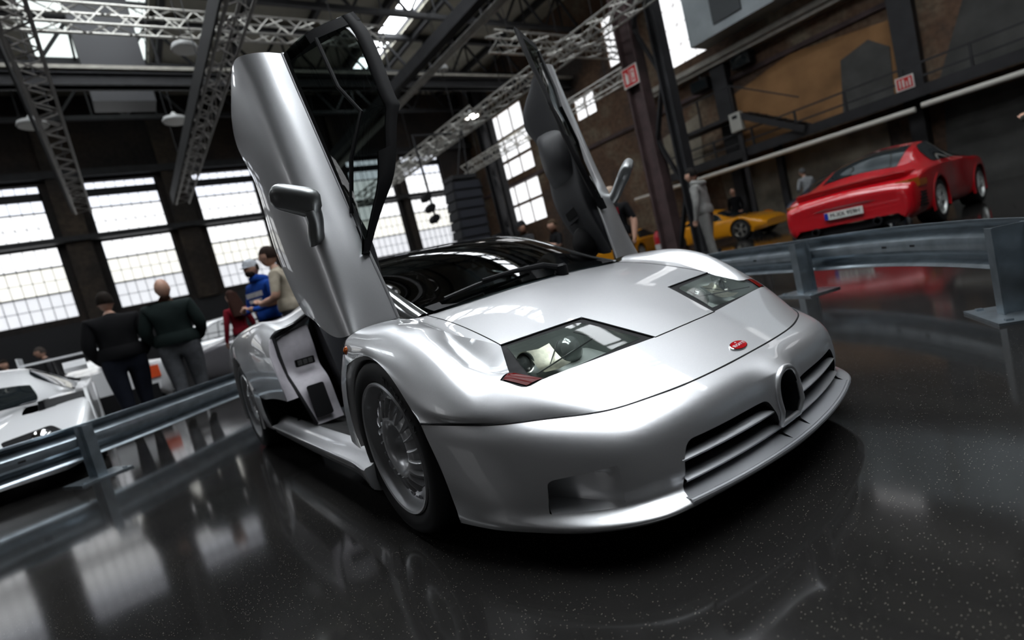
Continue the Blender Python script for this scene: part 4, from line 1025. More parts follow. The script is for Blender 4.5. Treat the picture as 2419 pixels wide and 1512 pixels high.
# ---- wheels
def wheel(name, x, s, W, parent, sd=-1, R=.325, letters=False):
    """outer face at y = sd*s, tyre width W"""
    t = empty(name, (x, sd * s, R)); t.parent = parent
    M = basis((0, 0, 0), (1, 0, 0), (0, 0, 1), (0, sd, 0)) if sd < 0 else basis((0, 0, 0), (-1, 0, 0), (0, 0, 1), (0, 1, 0))
    MB().lathe([(.240, -.012), (.247, -.002), (.258, .006), (.285, .010), (.306, .004), (.317, -.012), (.325, -.035), (.325, -W + .035), (.315, -W + .01), (.27, -W), (.24, -W + .02)], 64, M).build('tyre', M_RUBBER, t, True, 50)
    if letters:
        me = bpy.data.meshes.new('x'); bm = bmesh.new()
        for word, a0, sg in (('MICHELIN', 66, -1),):
            for i, ch in enumerate(word):
                a = math.radians(a0 - 6.4 * i); tm = text_mesh(ch, .034, .0006)
                T = M @ Matrix.Translation((.281 * math.cos(a), .281 * math.sin(a), .0108)) @ Matrix.Rotation(a - PI / 2, 4, 'Z')
                tm.transform(T); bm.from_mesh(tm)
        bm.to_mesh(me); bm.free(); tag(link('sidewall_lettering', me, mat('tyre_letter', (.06, .06, .062), .5), t), kind='stuff')
    rim = MB().lathe([(.2415, -.012), (.2435, .0), (.239, .006), (.231, .003), (.226, -.010), (.222, -.040), (.214, -.052), (.208, -.046), (.172, -.034), (.168, -.040), (.168, -.06)], 72, M).build('rim', M_RIM, t, True, 35)
    MB().lathe([(.20, -.085), (.001, -.085)], 24, M).build('brake_backing', M_BLACK, rim)
    MB().lathe([(.161, -.066), (.159, -.048), (.147, -.036), (.132, -.021), (.122, -.014), (.104, -.010), (.088, -.014), (.076, -.024), (.064, -.045), (.056, -.075), (.001, -.078)], 48, M).build('hub_dish', M_RIM, rim, True, 35)
    n = 20; fins = MB(); caps = MB()
    for k in range(n):
        a = 2 * PI * k / n; pts = []
        for i in range(6):
            r = .112 + (.176 - .112) * i / 5; aa = a + .10 * (i / 5) ** 2; pts.append((r, aa, -.006 - .022 * (i / 5) ** 1.5))
        A_ = []
        for r, aa, h in pts:
            tx, ty = -math.sin(aa), math.cos(aa); c = Vector((r * math.cos(aa), r * math.sin(aa), h))
            for dw, dh in ((-.0065, -.022), (-.0045, -.001), (0, .003), (.0045, -.001), (.0065, -.022)): A_.append(M @ (c + Vector((tx * dw, ty * dw, dh))))
        fins.add(A_, [(i * 5 + j, i * 5 + j + 1, (i + 1) * 5 + j + 1, (i + 1) * 5 + j) for i in range(5) for j in range(4)] + [(0, 1, 2, 3, 4)])
    fo = fins.build('turbine_fins', M_RIM, rim, True, 50)
    for k in range(n):
        a = 2 * PI * (k + .35) / n; c = (.201 * math.cos(a), .201 * math.sin(a), -.043)
        caps.lathe([(.012, -.006), (.012, .002), (.010, .003), (.008, -.004), (.001, -.004)], 10, M @ Matrix.Translation(c) @ Matrix.Rotation(a, 4, 'Z') @ Matrix.Diagonal((.8, 1.25, 1, 1)))
    caps.build('rim_bolts', M_RIM, rim, True, 40)
    return t
wheel('front_wheel', 0, .888, .245, CAR, -1, letters=True); wheel('front_wheel', 0, .888, .245, CAR, 1)
wheel('rear_wheel', -2.55, .955, .325, CAR, -1); wheel('rear_wheel', -2.55, .955, .325, CAR, 1)

# ---- scissor doors (open)
DK = [  # rows hinge end -> raised rear end; columns belt edge -> shoulder -> side -> lower edge (X, s, Z)
    [(-.189, .662, .757), (-.198, .730, .757), (-.200, .800, .750), (-.204, .856, .742), (-.300, .885, .745), (-.42, .900, .80), (-.50, .900, .852)],
    [(-.222, .670, .900), (-.225, .735, .905), (-.235, .800, .905), (-.265, .858, .900), (-.380, .888, .895), (-.52, .900, .890), (-.64, .896, .892)],
    [(-.262, .682, 1.060), (-.262, .742, 1.070), (-.275, .802, 1.075), (-.315, .860, 1.080), (-.450, .892, 1.085), (-.62, .905, 1.085), (-.755, .898, 1.090)],
    [(-.308, .690, 1.230), (-.308, .748, 1.240), (-.325, .806, 1.250), (-.372, .864, 1.255), (-.510, .896, 1.265), (-.67, .908, 1.275), (-.79, .899, 1.280)],
    [(-.360, .700, 1.430), (-.360, .756, 1.440), (-.378, .812, 1.450), (-.430, .869, 1.460), (-.560, .900, 1.475), (-.70, .910, 1.490), (-.80, .899, 1.505)],
    [(-.418, .711, 1.660), (-.418, .764, 1.668), (-.436, .818, 1.676), (-.490, .873, 1.685), (-.620, .902, 1.700), (-.78, .909, 1.705), (-.93, .898, 1.705)],
    [(-.450, .718, 1.790), (-.452, .770, 1.798), (-.470, .823, 1.806), (-.525, .876, 1.815), (-.640, .902, 1.828), (-.76, .907, 1.830), (-.885, .898, 1.828)],
    [(-.485, .725, 1.943), (-.487, .776, 1.946), (-.505, .828, 1.950), (-.550, .880, 1.953), (-.60, .896, 1.945), (-.67, .900, 1.925), (-.78, .898, 1.885)]]
DS = Surf(np.array(DK) * [1, -1, 1])
def door_frame_pts():
    return np.array([(-.262, .683, 1.037), (-.226, .576, 1.222), (-.200, .503, 1.347), (-.194, .442, 1.534), (-.187, .413, 1.60), (-.205, .416, 1.668), (-.268, .412, 1.90), (-.330, .441, 2.051), (-.478, .717, 1.933)]) * [1, -1, 1]
def door(sd):
    d = empty('scissor_door', (0, 0, 0)); d.parent = CAR
    tag(d, 'raised scissor door showing its silver outer skin and mirror' if sd < 0 else 'far raised scissor door seen from its dark inner side')
    def put(o):
        if sd > 0:
            c = mirror(o, d); nm = o.name.split('.')[0]; me = o.data; bpy.data.objects.remove(o); c.name = nm; return c
        return o
    o = surf_obj('outer_skin', DS, 61, 101, M_SILVER, d); put(o)
    # rolled belt edge
    e = [DS.ev(0, v)[0] for v in np.linspace(0, 7, 60)]
    put(MB().tube([tuple(q + np.array([0, .004, 0])) for q in e], .007, 8).build('belt_moulding', M_SILVER, d, True))
    # inner panel: offset towards the cabin
    rows = []
    for v in np.linspace(.35, 6.9, 40):
        t = v / 7; a = DS.ev(0, v)[0]; r = []
        for u in np.linspace(0, 6, 13):
            p_ = DS.ev(u, v)[0]; k = (math.sin(PI * u / 6) ** (1.6 if u < 3 else .5)) if 0 < u < 6 else 0
            dep = .012 + (.120 + .06 * math.exp(-((v - 2.2) / 1.3) ** 2) + .03 * max(0, 1 - t / .6)) * k
            r.append(p_ + np.array([-.02 * k, dep, 0]))
        rows.append(r)
    v_, f_ = grid_mesh(rows); ip = put(MB().add(v_, f_).build('inner_panel', M_DARKTRIM, d, True, 60))
    # armrest bulge, grab recess, speaker pod
    rows = []
    for i in range(17):
        v = 2.6 + 2.0 * i / 16; k = math.sin(PI * min(1, (i + .3) / 16.6)) ** .4; r = []
        for u, h in ((2.2, .08), (2.7, .14), (3.4, .19), (4.3, .20), (4.9, .17), (5.4, .10)):
            p_ = DS.ev(u, v)[0]; r.append(p_ + np.array([0, .02 + h * k, 0]))
        rows.append(r)
    v_, f_ = grid_mesh(rows); put(MB().add(v_, f_).build('armrest', mat('door_leather', (.010, .0105, .014), .5), d, True, 60))
    c = DS.ev(4.3, 1.9)[0]; put(MB().prism(rounded([(-.07, -.045), (.07, -.045), (.07, .045), (-.07, .045)], .015), (.95, 0, .3), (-.3, 0, .95), (0, 1, 0), c + np.array([0, .175, 0]), .022).build('pull_handle', mat('handle_grey', (.07, .07, .08), .4), d))
    put(MB().prism(rounded([(-.048, -.026), (.048, -.026), (.048, .026), (-.048, .026)], .01), (.95, 0, .3), (-.3, 0, .95), (0, 1, 0), c + np.array([0, .195, 0]), .006).build('handle_recess', M_BLACK, d))
    c = DS.ev(4.6, .95)[0]; put(MB().lathe([(.001, .02), (.085, .018), (.10, .0), (.105, -.02)], 28, basis(c + np.array([-.02, .165, .0]), (1, 0, 0), (0, 0, 1), (0, 1, 0))).build('speaker_pod', M_BLACK, d, True, 50))
    # window frame and glass
    F = door_frame_pts(); belt = np.array([DS.ev(0, v)[0] for v in np.linspace(1.85, 6.95, 24)]) + np.array([0, .01, 0])
    Fs = np.vstack([F[:3], F[3:6], F[6:]])
    loop = np.vstack([belt, resample(F[::-1], .05, False)]); n = len(loop); cc = loop.mean(0)
    # glass as ribbons between belt and frame edge, slightly bowed outwards
    top = spline_eval(F[:8], np.linspace(0, 7, 120)); k = 40
    tp = np.array([top[int(round(i * (len(top) - 1) / (k - 1)))] for i in range(k)]); bp_ = np.array([DS.ev(0, 1.85 + (6.95 - 1.85) * i / (k - 1))[0] for i in range(k)])
    rows = [[bp_[i] * (1 - t) + tp[i] * t + np.array([.02, -.035, 0]) * math.sin(PI * t) for t in np.linspace(0, 1, 9)] for i in range(k)]
    def band(t0, t1, off, k0=0, k1=None):
        g_ = []
        for i in range(k0, k1 or k):
            def pt(t): return bp_[i] * (1 - t) + tp[i] * t + np.array([.02, -.035, 0]) * math.sin(PI * t)
            o_ = np.array([.9, .42, .1]) * off
            g_.append([pt(t0) - o_, pt(t0) + o_, pt((t0 + t1) / 2) + o_ * 1.3, pt(t1) + o_, pt(t1) - o_])
        return grid_mesh(g_, True)
    wf = MB(); wf.add(*band(.78, 1.0, .008, 0, 15)); wf.add(*band(.88, 1.0, .007, 14, k)); wf.add(*band(.0, .05, .008)); wf.add(*band(.0, 1.0, .010, k - 3, k)); wf.add(*band(0, 1.0, .010, 0, 3))
    put(wf.build('window_frame', M_BLACK, d, True, 50))
    v_, f_ = grid_mesh(rows); put(MB().add(v_, f_).build('window_glass', M_DOORGL, d, True))
    gl = lambda a, t: rows[int(a * (k - 1))][int(round(t * 8))]
    put(MB().tube([tuple(np.array(gl(.97, .5)) + [.006, 0, 0]), tuple(np.array(gl(.75, .55)) + [.006, 0, 0]), tuple(np.array(gl(.58, .6)) + [.006, 0, 0]), tuple(np.array(gl(.40, .4)) + [.006, 0, 0]), tuple(np.array(gl(.22, .05)) + [.006, 0, 0])], .009, 8).build('glass_divider', M_BLACK, d, True))
    rows2 = [[q for q in r[7:9]] for r in rows[18:38]]
    # door mirror: stalk and housing
    dz = 0 if sd < 0 else -.055; dx = 0 if sd < 0 else .03
    O = np.array([dx, 0, dz])
    base = np.array([-.355, -.836, 1.122]) + O; knee = np.array([-.262, -.850, 1.198]) + O; hin = np.array([-.225, -.864, 1.246]) + O
    mm = mat('mirror_grey', (.30, .31, .31), .38, .6, .6, .1)
    stalk = spline_eval(np.array([base, base * .5 + knee * .5 + np.array([.006, -.004, -.003]), knee, hin]), np.linspace(0, 3, 20))
    m0 = put(MB().tube([tuple(q) for q in stalk], [.035 - .004 * math.sin(PI * i / 19) for i in range(20)], 16).build('mirror_stalk', mm, d, True, 60))
    # housing: tapered rounded pod lying across
    ax0, ax1 = np.array([-.200, -.830, 1.238]) + O, np.array([-.275, -.985, 1.318]) + O
    rows = []
    dirv = (ax1 - ax0) / np.linalg.norm(ax1 - ax0); upv = np.array([.75, 0, .66]); upv -= dirv * (upv @ dirv); upv /= np.linalg.norm(upv); nv_ = np.cross(dirv, upv)
    for i in range(19):
        t = i / 18; sc_ = (1 - abs(2 * t - 1) ** 5) ** .5 if 0 < t < 1 else 0.02; a_, b_ = .064 * (1 - .22 * t) * sc_, .036 * (1 - .1 * t) * sc_
        c = ax0 + (ax1 - ax0) * t; r = []
        for k2 in range(20):
            an = 2 * PI * k2 / 20; cx, sy = math.cos(an), math.sin(an)
            r.append(c + upv * a_ * np.sign(cx) * abs(cx) ** .75 + nv_ * b_ * np.sign(sy) * abs(sy) ** .75)
        rows.append(r)
    v_, f_ = grid_mesh(rows, True); put(MB().add(v_, f_).build('mirror_housing', mm, d, True, 70))
    return d
door(-1); door(1)
# ================================================================== CRASH BARRIER AROUND THE CAR
RP = np.array([(-2.6, -5.6), (-3.1, -4.2), (-3.45, -3.2), (-3.72, -2.5), (-3.97, -1.95), (-4.47, -1.35), (-5.15, -.62), (-5.45, .35), (-5.35, 1.6), (-4.8, 2.8), (-3.6, 3.7), (-2.5, 3.88), (-1.5, 3.78), (-.62, 3.40), (.08, 3.10), (.72, 2.60), (1.16, 2.06), (1.55, 1.3), (1.85, .3)])
rp = spline_eval(RP, np.linspace(0, len(RP) - 1, 220))
tn = np.gradient(rp, axis=0); tn /= np.linalg.norm(tn, axis=1, keepdims=True); no = np.c_[-tn[:, 1], tn[:, 0]]     # points outwards from the ring
RAIL = empty('crash_barrier', (0, 0, 0), label='galvanised corrugated crash barrier curving round the silver supercar', cat='crash barrier')
prof = [(0, .468), (.010, .462), (.018, .450), (.066, .430), (.076, .414), (.066, .398), (.016, .372), (.004, .358), (0, .330), (.0, .315), (.004, .288), (.016, .272), (.066, .246), (.076, .230), (.066, .214), (.018, .194), (.010, .182), (0, .176)]
rows = [[(q[0] + n_[0] * (d_ + .02), q[1] + n_[1] * (d_ + .02), z) for d_, z in prof] for q, n_ in zip(rp, no)]
v_, f_ = grid_mesh(rows)
o = MB().add(v_, f_).build('rail_beam', M_STEEL, RAIL, True, 22); sm = o.modifiers.new('thick', 'SOLIDIFY'); sm.thickness = .004
def rail_post(x, y):
    i = np.hypot(rp[:, 0] - x, rp[:, 1] - y).argmin(); t_, n_ = tn[i], no[i]
    p = rp[i]; B = basis((p[0] - n_[0] * .075, p[1] - n_[1] * .075, 0), (t_[0], t_[1], 0), (n_[0], n_[1], 0), (0, 0, 1))
    po = MB().box(-.036, .036, -.075, -.067, .014, .455, B).box(-.036, .036, .067, .075, .014, .455, B).box(-.004, .004, -.067, .067, .014, .455, B).build('post', M_STEEL, RAIL)
    MB().box(-.19, .19, -.16, .16, 0, .014, B).build('base_plate', M_STEEL, po)
    for a in (-.15, .15): MB().box(a - .012, a + .012, -.12, -.09, .014, .024, B).build('bolt', M_STEEL, po)
    MB().box(-.02, .02, .078, .086, .32, .345, B).build('bolt', M_STEEL, po)
for q in ((-3.1, -4.1), (-3.78, -2.0), (-5.3, .0), (-4.9, 2.6), (-2.9, 3.9), (-.47, 3.3), (1.14, 2.02)): rail_post(*q)
M_SLOT = mat('slot_black', (.01, .01, .012), .8)
for x, y in ((.22, 3.02), (.46, 2.82), (-3.72, -2.42), (-1.1, 3.6)):
    i = np.hypot(rp[:, 0] - x, rp[:, 1] - y).argmin(); t_, n_, p = tn[i], no[i], rp[i]
    B = basis((p[0] + n_[0] * .018, p[1] + n_[1] * .018, .322), (t_[0], t_[1], 0), (n_[0], n_[1], 0), (0, 0, 1)); MB().box(-.024, .024, -.003, .003, -.008, .008, B).build('slot', M_SLOT, RAIL)

# ================================================================== OTHER CARS
def spoke_wheel(parent, x, y, R, W, sd, m, n=5):
    t = empty('wheel', (x, y, R)); t.parent = parent
    M = basis((0, 0, 0), (1, 0, 0), (0, 0, 1), (0, -1, 0)) if sd < 0 else basis((0, 0, 0), (-1, 0, 0), (0, 0, 1), (0, 1, 0))
    r = R * .70
    MB().lathe([(r, -.01), (r * 1.06, .006), (R * .95, .0), (R, -.03), (R, -W + .03), (R * .95, -W), (r, -W)], 36, M).build('tyre', M_RUBBER, t, True, 50)
    k = MB().lathe([(r, -.012), (r * .99, .004), (r * .93, .0), (r * .88, -.05), (r * .85, -.09), (.001, -.09)], 36, M)
    ri = k.build('rim', mat('rim_dark', (.10, .10, .105), .4, .6), t, True, 40)
    s = MB().lathe([(r * .22, -.03), (r * .20, -.008), (.001, -.006)], 16, M)
    for i in range(n):
        a = 2 * PI * i / n; c, sn = math.cos(a), math.sin(a); tx, ty = -sn, c
        q = [(r * .16, r * .13, -.012), (r * .5, r * .12, -.010), (r * .93, r * .24, -.012)]
        vs = []
        for rr, hw, h in q: vs += [M @ Vector((c * rr + tx * hw, sn * rr + ty * hw, h)), M @ Vector((c * rr - tx * hw, sn * rr - ty * hw, h)), M @ Vector((c * rr - tx * hw, sn * rr - ty * hw, h - .03)), M @ Vector((c * rr + tx * hw, sn * rr + ty * hw, h - .03))]
        s.add(vs, [(j * 4 + e, j * 4 + (e + 1) % 4, j * 4 + 4 + (e + 1) % 4, j * 4 + 4 + e) for j in range(2) for e in range(4)])
    s.lathe([(r * .99, -.004), (r * 1.0, .006), (r * .95, .006), (r * .90, -.012), (r * .90, -.04)], 36, M)
    s.build('spokes', m, ri, True, 40)
    return t

def bgcar(name, label, loc, rz, pm, st, axles, R=.32, W=.24, wheel_m=None, ws=None, rw=None, sg=None, nspoke=5, group=None, track=.0):
    """st: stations (x, half width, z bottom, z belt, z top, half roof, crown) from rear to front"""
    t = empty(name, loc, rz, label, 'car', group)
    cols = []
    for x, w_, zb, zl, zt, wr, cr in st:
        cols.append([(x, 0, zt + cr), (x, wr * .4, zt + cr * .7), (x, wr * .75, zt), (x, wr, zt - .03 * min(1, (zt - zl) * 6)), (x, wr + (w_ * .93 - wr) * .38, zl + (zt - zl) * .60), (x, w_ * .93, zl), (x, w_ * .99, zl - .07), (x, w_, (zb + zl) * .5), (x, w_ * .975, zb + .08), (x, w_ * .90, zb)])
    A = np.swapaxes(np.array(cols), 0, 1).tolist()
    S = Surf(full_grid(A)); UCx = 9; nst = len(st)
    nu, nv = 91, (nst - 1) * 8 + 1
    UU, VV = np.meshgrid(np.linspace(0, 18, nu), np.linspace(0, nst - 1, nv)); G = S.ev(UU.ravel(), VV.ravel())
    vs, fs = grid_mesh(G.reshape(nv, nu, 3)); ctr = np.array([G[list(f)].mean(0) for f in fs]); keep = np.ones(len(fs), bool)
    for ax in axles: keep &= ~((np.hypot(ctr[:, 0] - ax, ctr[:, 2] - R) < R + .055) & (np.abs(ctr[:, 1]) > .45))
    fs = [f for f, k in zip(fs, keep) if k]; fs.append(tuple(range(nu - 1, -1, -1))); fs.append(tuple((nv - 1) * nu + i for i in range(nu)))
    me = bpy.data.meshes.new('body'); me.from_pydata(vs, [], fs); me.update()
    body = link('body', me, pm, t, True, 40)
    wmax = max(s[1] for s in st)
    for ax in axles:
        wl = float(np.interp(ax, [s[0] for s in st], [s[1] for s in st]))
        for sd in (-1, 1):
            li = []
            for i in range(25):
                a = PI * (1.12 - 1.24 * i / 24); li.append([(ax + (R + .055) * math.cos(a), sd * (wl - .015), R + (R + .055) * math.sin(a)), (ax + (R + .06) * math.cos(a), sd * (wl - .40), R + (R + .06) * math.sin(a))])
            v_, f_ = grid_mesh(li); wa = MB().add(v_, f_).build('wheel_arch', M_BLACK, t, True)
            tr_ = []
            for i in range(33):
                a = PI * (1.10 - 1.20 * i / 32); row = []
                for rr, dy in ((R + .035, -.05), (R + .03, .004), (R + .045, .010), (R + .085, .006), (R + .10, -.02)):
                    x_, z_ = ax + rr * math.cos(a), R + rr * math.sin(a)
                    ww_ = float(np.interp(x_, [s[0] for s in st], [s[1] for s in st])); zl_ = float(np.interp(x_, [s[0] for s in st], [s[3] for s in st]))
                    row.append((x_, sd * (ww_ * (1 - .012 * max(0, (z_ - zl_ + .16) / .16)) + dy), z_))
                tr_.append(row)
            v_, f_ = grid_mesh(tr_); MB().add(v_, f_).build('arch_trim', pm, wa, True, 50)
            spoke_wheel(t, ax, sd * (wl - .02 + track), R, W, sd, wheel_m or M_RIM, nspoke)
    def overlay(nm, u0, u1, v0, v1, m, off=.008, shrink=None):
        r = []
        for v in np.linspace(v0, v1, 17):
            k = 0 if not shrink else shrink((v - v0) / (v1 - v0))
            ul, uh = u0 + (k if not isinstance(k, tuple) else k[0]), u1 - (0 if not isinstance(k, tuple) else k[1])
            u = np.linspace(ul, uh, 17); P = S.ev(u, np.full(17, v)); e = S.ev(np.clip(u + .02, 0, 18), np.full(17, v)) - S.ev(np.clip(u - .02, 0, 18), np.full(17, v)); f = S.ev(u, np.full(17, min(v + .02, nst - 1))) - S.ev(u, np.full(17, max(v - .02, 0)))
            n = np.cross(e, f); n /= np.linalg.norm(n, axis=1, keepdims=True) + 1e-9; n = outward(P, n, (P[:, 0].mean(), 0, .5)); r.append(P + n * off)
        v_, f_ = grid_mesh(r); return MB().add(v_, f_).build(nm, m, t, True, 60)
    if ws: overlay('windscreen', 9 - 2.75, 9 + 2.75, *ws, M_DGLASS)
    if rw: overlay('rear_window', 9 - 2.6, 9 + 2.6, *rw, M_DGLASS)
    if sg:
        for sd in (-1, 1):
            a, b = (9 - 4.85, 9 - 3.15) if sd < 0 else (9 + 3.15, 9 + 4.85)
            f = (lambda q: (0., 1.5 * max(0, abs(q - .5) * 2 - .55) / .45)) if sd < 0 else (lambda q: (1.5 * max(0, abs(q - .5) * 2 - .55) / .45, 0.))
            overlay('side_window', a, b, *sg, M_DGLASS, shrink=f)
    t['S'] = 0; del t['S']
    return t, S, overlay

# red coupe seen from behind
ST = [(-1.02, .74, .30, .56, .60, .50, .01), (-.96, .86, .20, .66, .72, .56, .02), (-.62, .905, .20, .79, .86, .56, .02), (-.20, .925, .20, .85, .98, .56, .03), (.35, .915, .20, .87, 1.17, .53, .035), (.90, .865, .18, .87, 1.255, .50, .03), (1.28, .855, .18, .87, 1.245, .50, .03), (1.72, .865, .18, .86, 1.02, .54, .02), (2.02, .885, .20, .83, .87, .60, .02), (2.42, .895, .20, .80, .81, .60, .0), (2.85, .84, .22, .66, .69, .55, .02), (3.12, .72, .28, .50, .54, .45, .01)]
red, RS, rov = bgcar('red_coupe', 'bright red fastback coupe with rear spoiler parked beyond the barrier', (-1.62, 8.25, 0), PI / 2, M_RED, ST, (0, 2.27), .315, .26, mat('pale_wheel', (.62, .64, .62), .4, .4), (6.35, 8.0), (2.75, 4.55), (3.7, 7.0), 5)
# spoiler loop, vents, lamps, plate
sp = [(-.20, -.80, .79), (-.48, -.80, .81), (-.72, -.75, .83), (-.83, -.58, .845), (-.87, 0, .855), (-.83, .58, .845), (-.72, .75, .83), (-.48, .80, .81), (-.20, .80, .79)]
rows = []
for q in spline_eval(np.array(sp), np.linspace(0, 8, 60)): rows.append([(q[0] + dx, q[1] * (1 + .0 * dx), q[2] + dz) for dx, dz in ((.12, -.05), (.07, .008), (-.01, .022), (-.06, .005), (-.03, -.06), (.05, -.10))])
v_, f_ = grid_mesh(rows, True); MB().add(v_, f_).build('rear_spoiler', M_RED, red, True, 50)
MB().box(-.80, -.55, -.56, .56, .845, .872).build('engine_vent', M_BLACK, red)
rv = MB().add(*grid_mesh([[(-1.028 + (z - .555) * .45 + .14 * (abs(y) / .8) ** 4, y, z) for z in (.545, .59, .65)] for y in np.linspace(-.74, .74, 31)])); rv.build('tail_light_band', mat('tail_band', (.10, .004, .006), .2, coat=1), red, True)
for sd in (-1, 1):
    MB().add(*grid_mesh([[(-.935 + .3 * max(0, a - .62), sd * (.66 + .245 * min(1, a * 1.0)), z) for z in (.60, .66, .72)] for a in np.linspace(0, 1, 9)])).build('indicator', mat('amber_dull', (.35, .09, .01), .2, coat=1), red, True)
    MB().add(*grid_mesh([[(-.80 + .22 * a, sd * (.898 + .028 * a), z) for z in (.60, .645, .69)] for a in np.linspace(0, 1, 5)])).build('side_marker', mat('amber_dull', (.35, .09, .01), .2, coat=1), red)
    for k in range(5): MB().box(-.86 + .015 * k, -.62, sd * .885 - .03, sd * .885 + .03, .32 + .045 * k, .342 + .045 * k).build('vent_slot', M_BLACK, red)
    MB().lathe([(.06, -.02), (.06, .1), (.04, .1)], 14, basis((-.97, sd * .42, .25), (0, 1, 0), (0, 0, 1), (-1, 0, 0))).build('exhaust', M_BLACK, red, True)
MB().box(-.97, -.80, -.66, .66, .17, .27).build('lower_valance', M_BLACK, red)
pl = MB().box(-1.055, -1.03, -.26, .26, .40, .51).build('number_plate', mat('plate_white', (.62, .62, .58), .4), red)
MB().box(-1.059, -1.055, .205, .258, .404, .506).build('plate_band', mat('plate_blue', (.01, .03, .30), .4), pl)
tm = text_mesh('M-XX 959H', .088, .001); tm.transform(basis((-1.058, -.025, .455), (0, -.92, 0), (0, 0, 1.05), (-1, 0, 0))); link('lettering', tm, M_BLACK, pl)

ST_SP = [(-.95, .72, .32, .62, .66, .55, .01), (-.85, .86, .22, .74, .80, .58, .02), (-.3, .93, .18, .84, .92, .58, .02), (.3, .92, .17, .80, 1.02, .52, .03), (.9, .88, .16, .78, 1.12, .48, .03), (1.3, .87, .16, .76, 1.10, .48, .03), (1.8, .88, .16, .74, .90, .54, .02), (2.2, .91, .17, .74, .77, .60, .01), (2.6, .92, .18, .70, .72, .60, .0), (3.1, .86, .2, .56, .60, .55, .01), (3.4, .70, .24, .42, .46, .5, .01)]
def scale_st(st, sx=1, sy=1, sz=1): return [(a * sx, b * sy, c, d * sz, e * sz, f * sy, g) for a, b, c, d, e, f, g in st]
# dark blue open car behind the red coupe
nav, _, _ = bgcar('navy_car', 'dark blue car mostly hidden behind the red coupe', (-3.7, 12.4, 0), math.radians(97), M_NAVY, ST, (0, 2.27), .31, .22, None, (6.35, 8.0), (2.75, 4.55), (3.7, 7.0))
yel, _, _ = bgcar('yellow_sports_car', 'yellow sports car with polished wheel behind the man in grey', (-9.75, 15.3, 0), math.radians(0), M_YELLOW, scale_st(ST_SP, .92), (0, 2.35), .32, .24, mat('polished_wheel', (.6, .58, .52), .15, .9), (5.4, 7.0), (2.0, 3.6), (3.0, 6.2), 5, 'yellow cars by the column')
MB().box(-.3, -.1, -.3, .3, 1.15, 1.2).build('air_scoop', M_BLACK, yel)
yel2, _, _ = bgcar('yellow_sports_car', 'yellow car tail showing left of the brown column', (-12.6, 14.6, 0), math.radians(100), M_YELLOW, scale_st(ST, 1, 1, .96), (0, 2.27), .32, .24, None, (6.35, 8.0), (2.75, 4.55), (3.7, 7.0), 5, 'yellow cars by the column')
MB().box(-1.0, -.93, -.78, .78, .60, .70).build('tail_light_band', M_BLACK, yel2)
# white racing coupe at the left edge, nose towards us
ST_W = [(-1.3, .80, .30, .80, .86, .6, .01), (-.8, .95, .15, .86, .92, .5, .02), (0, .98, .12, .84, .98, .46, .03), (.6, .96, .12, .80, 1.10, .44, .03), (1.15, .93, .12, .76, 1.12, .44, .03), (1.7, .92, .12, .72, .92, .50, .03), (2.15, .94, .12, .70, .74, .56, .02), (2.6, .97, .12, .68, .68, .50, -.04), (3.0, .96, .12, .62, .60, .50, -.04), (3.45, .90, .12, .44, .42, .50, .0), (3.75, .76, .12, .26, .26, .5, .0)]
wc, WSf, wov = bgcar('white_race_car', 'white low racing coupe with black headlamp cut-outs at the left edge', (-7.75, -3.12, 0), math.radians(3), M_WHITE, ST_W, (0, 2.65), .33, .28, None, (5.0, 6.3), None, (2.6, 5.0), 5, 'white racing cars')
for sd in (-1, 1):
    u = 9 + sd * 3.6
    q = WSf.ev(u, 9.1)[0]; hl = MB().prism(rounded([(-.24, -.09), (.20, -.07), (.24, .05), (-.10, .09)], .03), (0, -sd, 0), (-.55, 0, .83), (.83, 0, .55), q + np.array([-.02, 0, 0]), .05).build('headlamp', M_BLACK, wc)
    MB().lathe([(.001, .03), (.05, .02), (.07, 0)], 16, basis(q + np.array([.02, sd * .02, .03]), (0, 1, 0), (-.55, 0, .83), (.83, 0, .55))).build('lamp', M_CHROME, hl, True)
    MB().add(*grid_mesh([[(1.95 + dx, sd * (.80 + r_), .98 + dz) for dx, dz in ((.09, .0), (.05, .07), (-.05, .07), (-.07, 0), (-.05, -.05), (.05, -.05))] for r_ in (0, .05, .17, .20)], True)).build('door_mirror', M_WHITE, wc, True, 50)
    MB().box(2.1, 2.9, sd * .60 - .02, sd * .60 + .02, .60, .72).build('fender_slot', M_BLACK, wc)
MB().box(3.62, 3.70, -.55, .55, .13, .24).build('front_intake', M_BLACK, wc)
wb_, _, _ = bgcar('white_race_car', 'white racing car with rear wing behind the two dark-dressed men', (-10.5, -2.15, 0), math.radians(180), M_WHITE, scale_st(ST_W, 1, 1, .98), (0, 2.65), .33, .28, None, (5.0, 6.3), None, (2.6, 5.0), 5, 'white racing cars')
MB().box(-1.45, -1.15, -.85, .85, 1.22, 1.25).build('rear_wing', M_WHITE, wb_)
for sd in (-1, 1): MB().box(-1.5, -1.1, sd * .86 - .012, sd * .86 + .012, 1.1, 1.36).build('wing_end_plate', M_WHITE, wb_)
for sd in (-.5, .5): MB().bar((-1.1, sd, .85), (-1.3, sd, 1.22), .03, .1).build('wing_strut', M_BLACK, wb_)
MB().box(-1.33, -1.29, -.82, -.5, .55, .76).build('orange_lamp', mat('orange_flash', (.75, .09, .02), .4), wb_)
MB().box(-1.33, -1.29, .5, .82, .55, .76).build('orange_lamp', mat('orange_flash', (.75, .09, .02), .4), wb_)
MB().box(-1.32, -1.1, -.75, .75, .12, .45).build('diffuser', M_BLACK, wb_)
gc, _, _ = bgcar('grey_sports_car', 'grey metallic low sports car behind the man in green', (-10.4, .25, 0), math.radians(84), M_GREY, ST_SP, (0, 2.55), .32, .24, None, (5.4, 7.0), (2.0, 3.6), (3.0, 6.2))
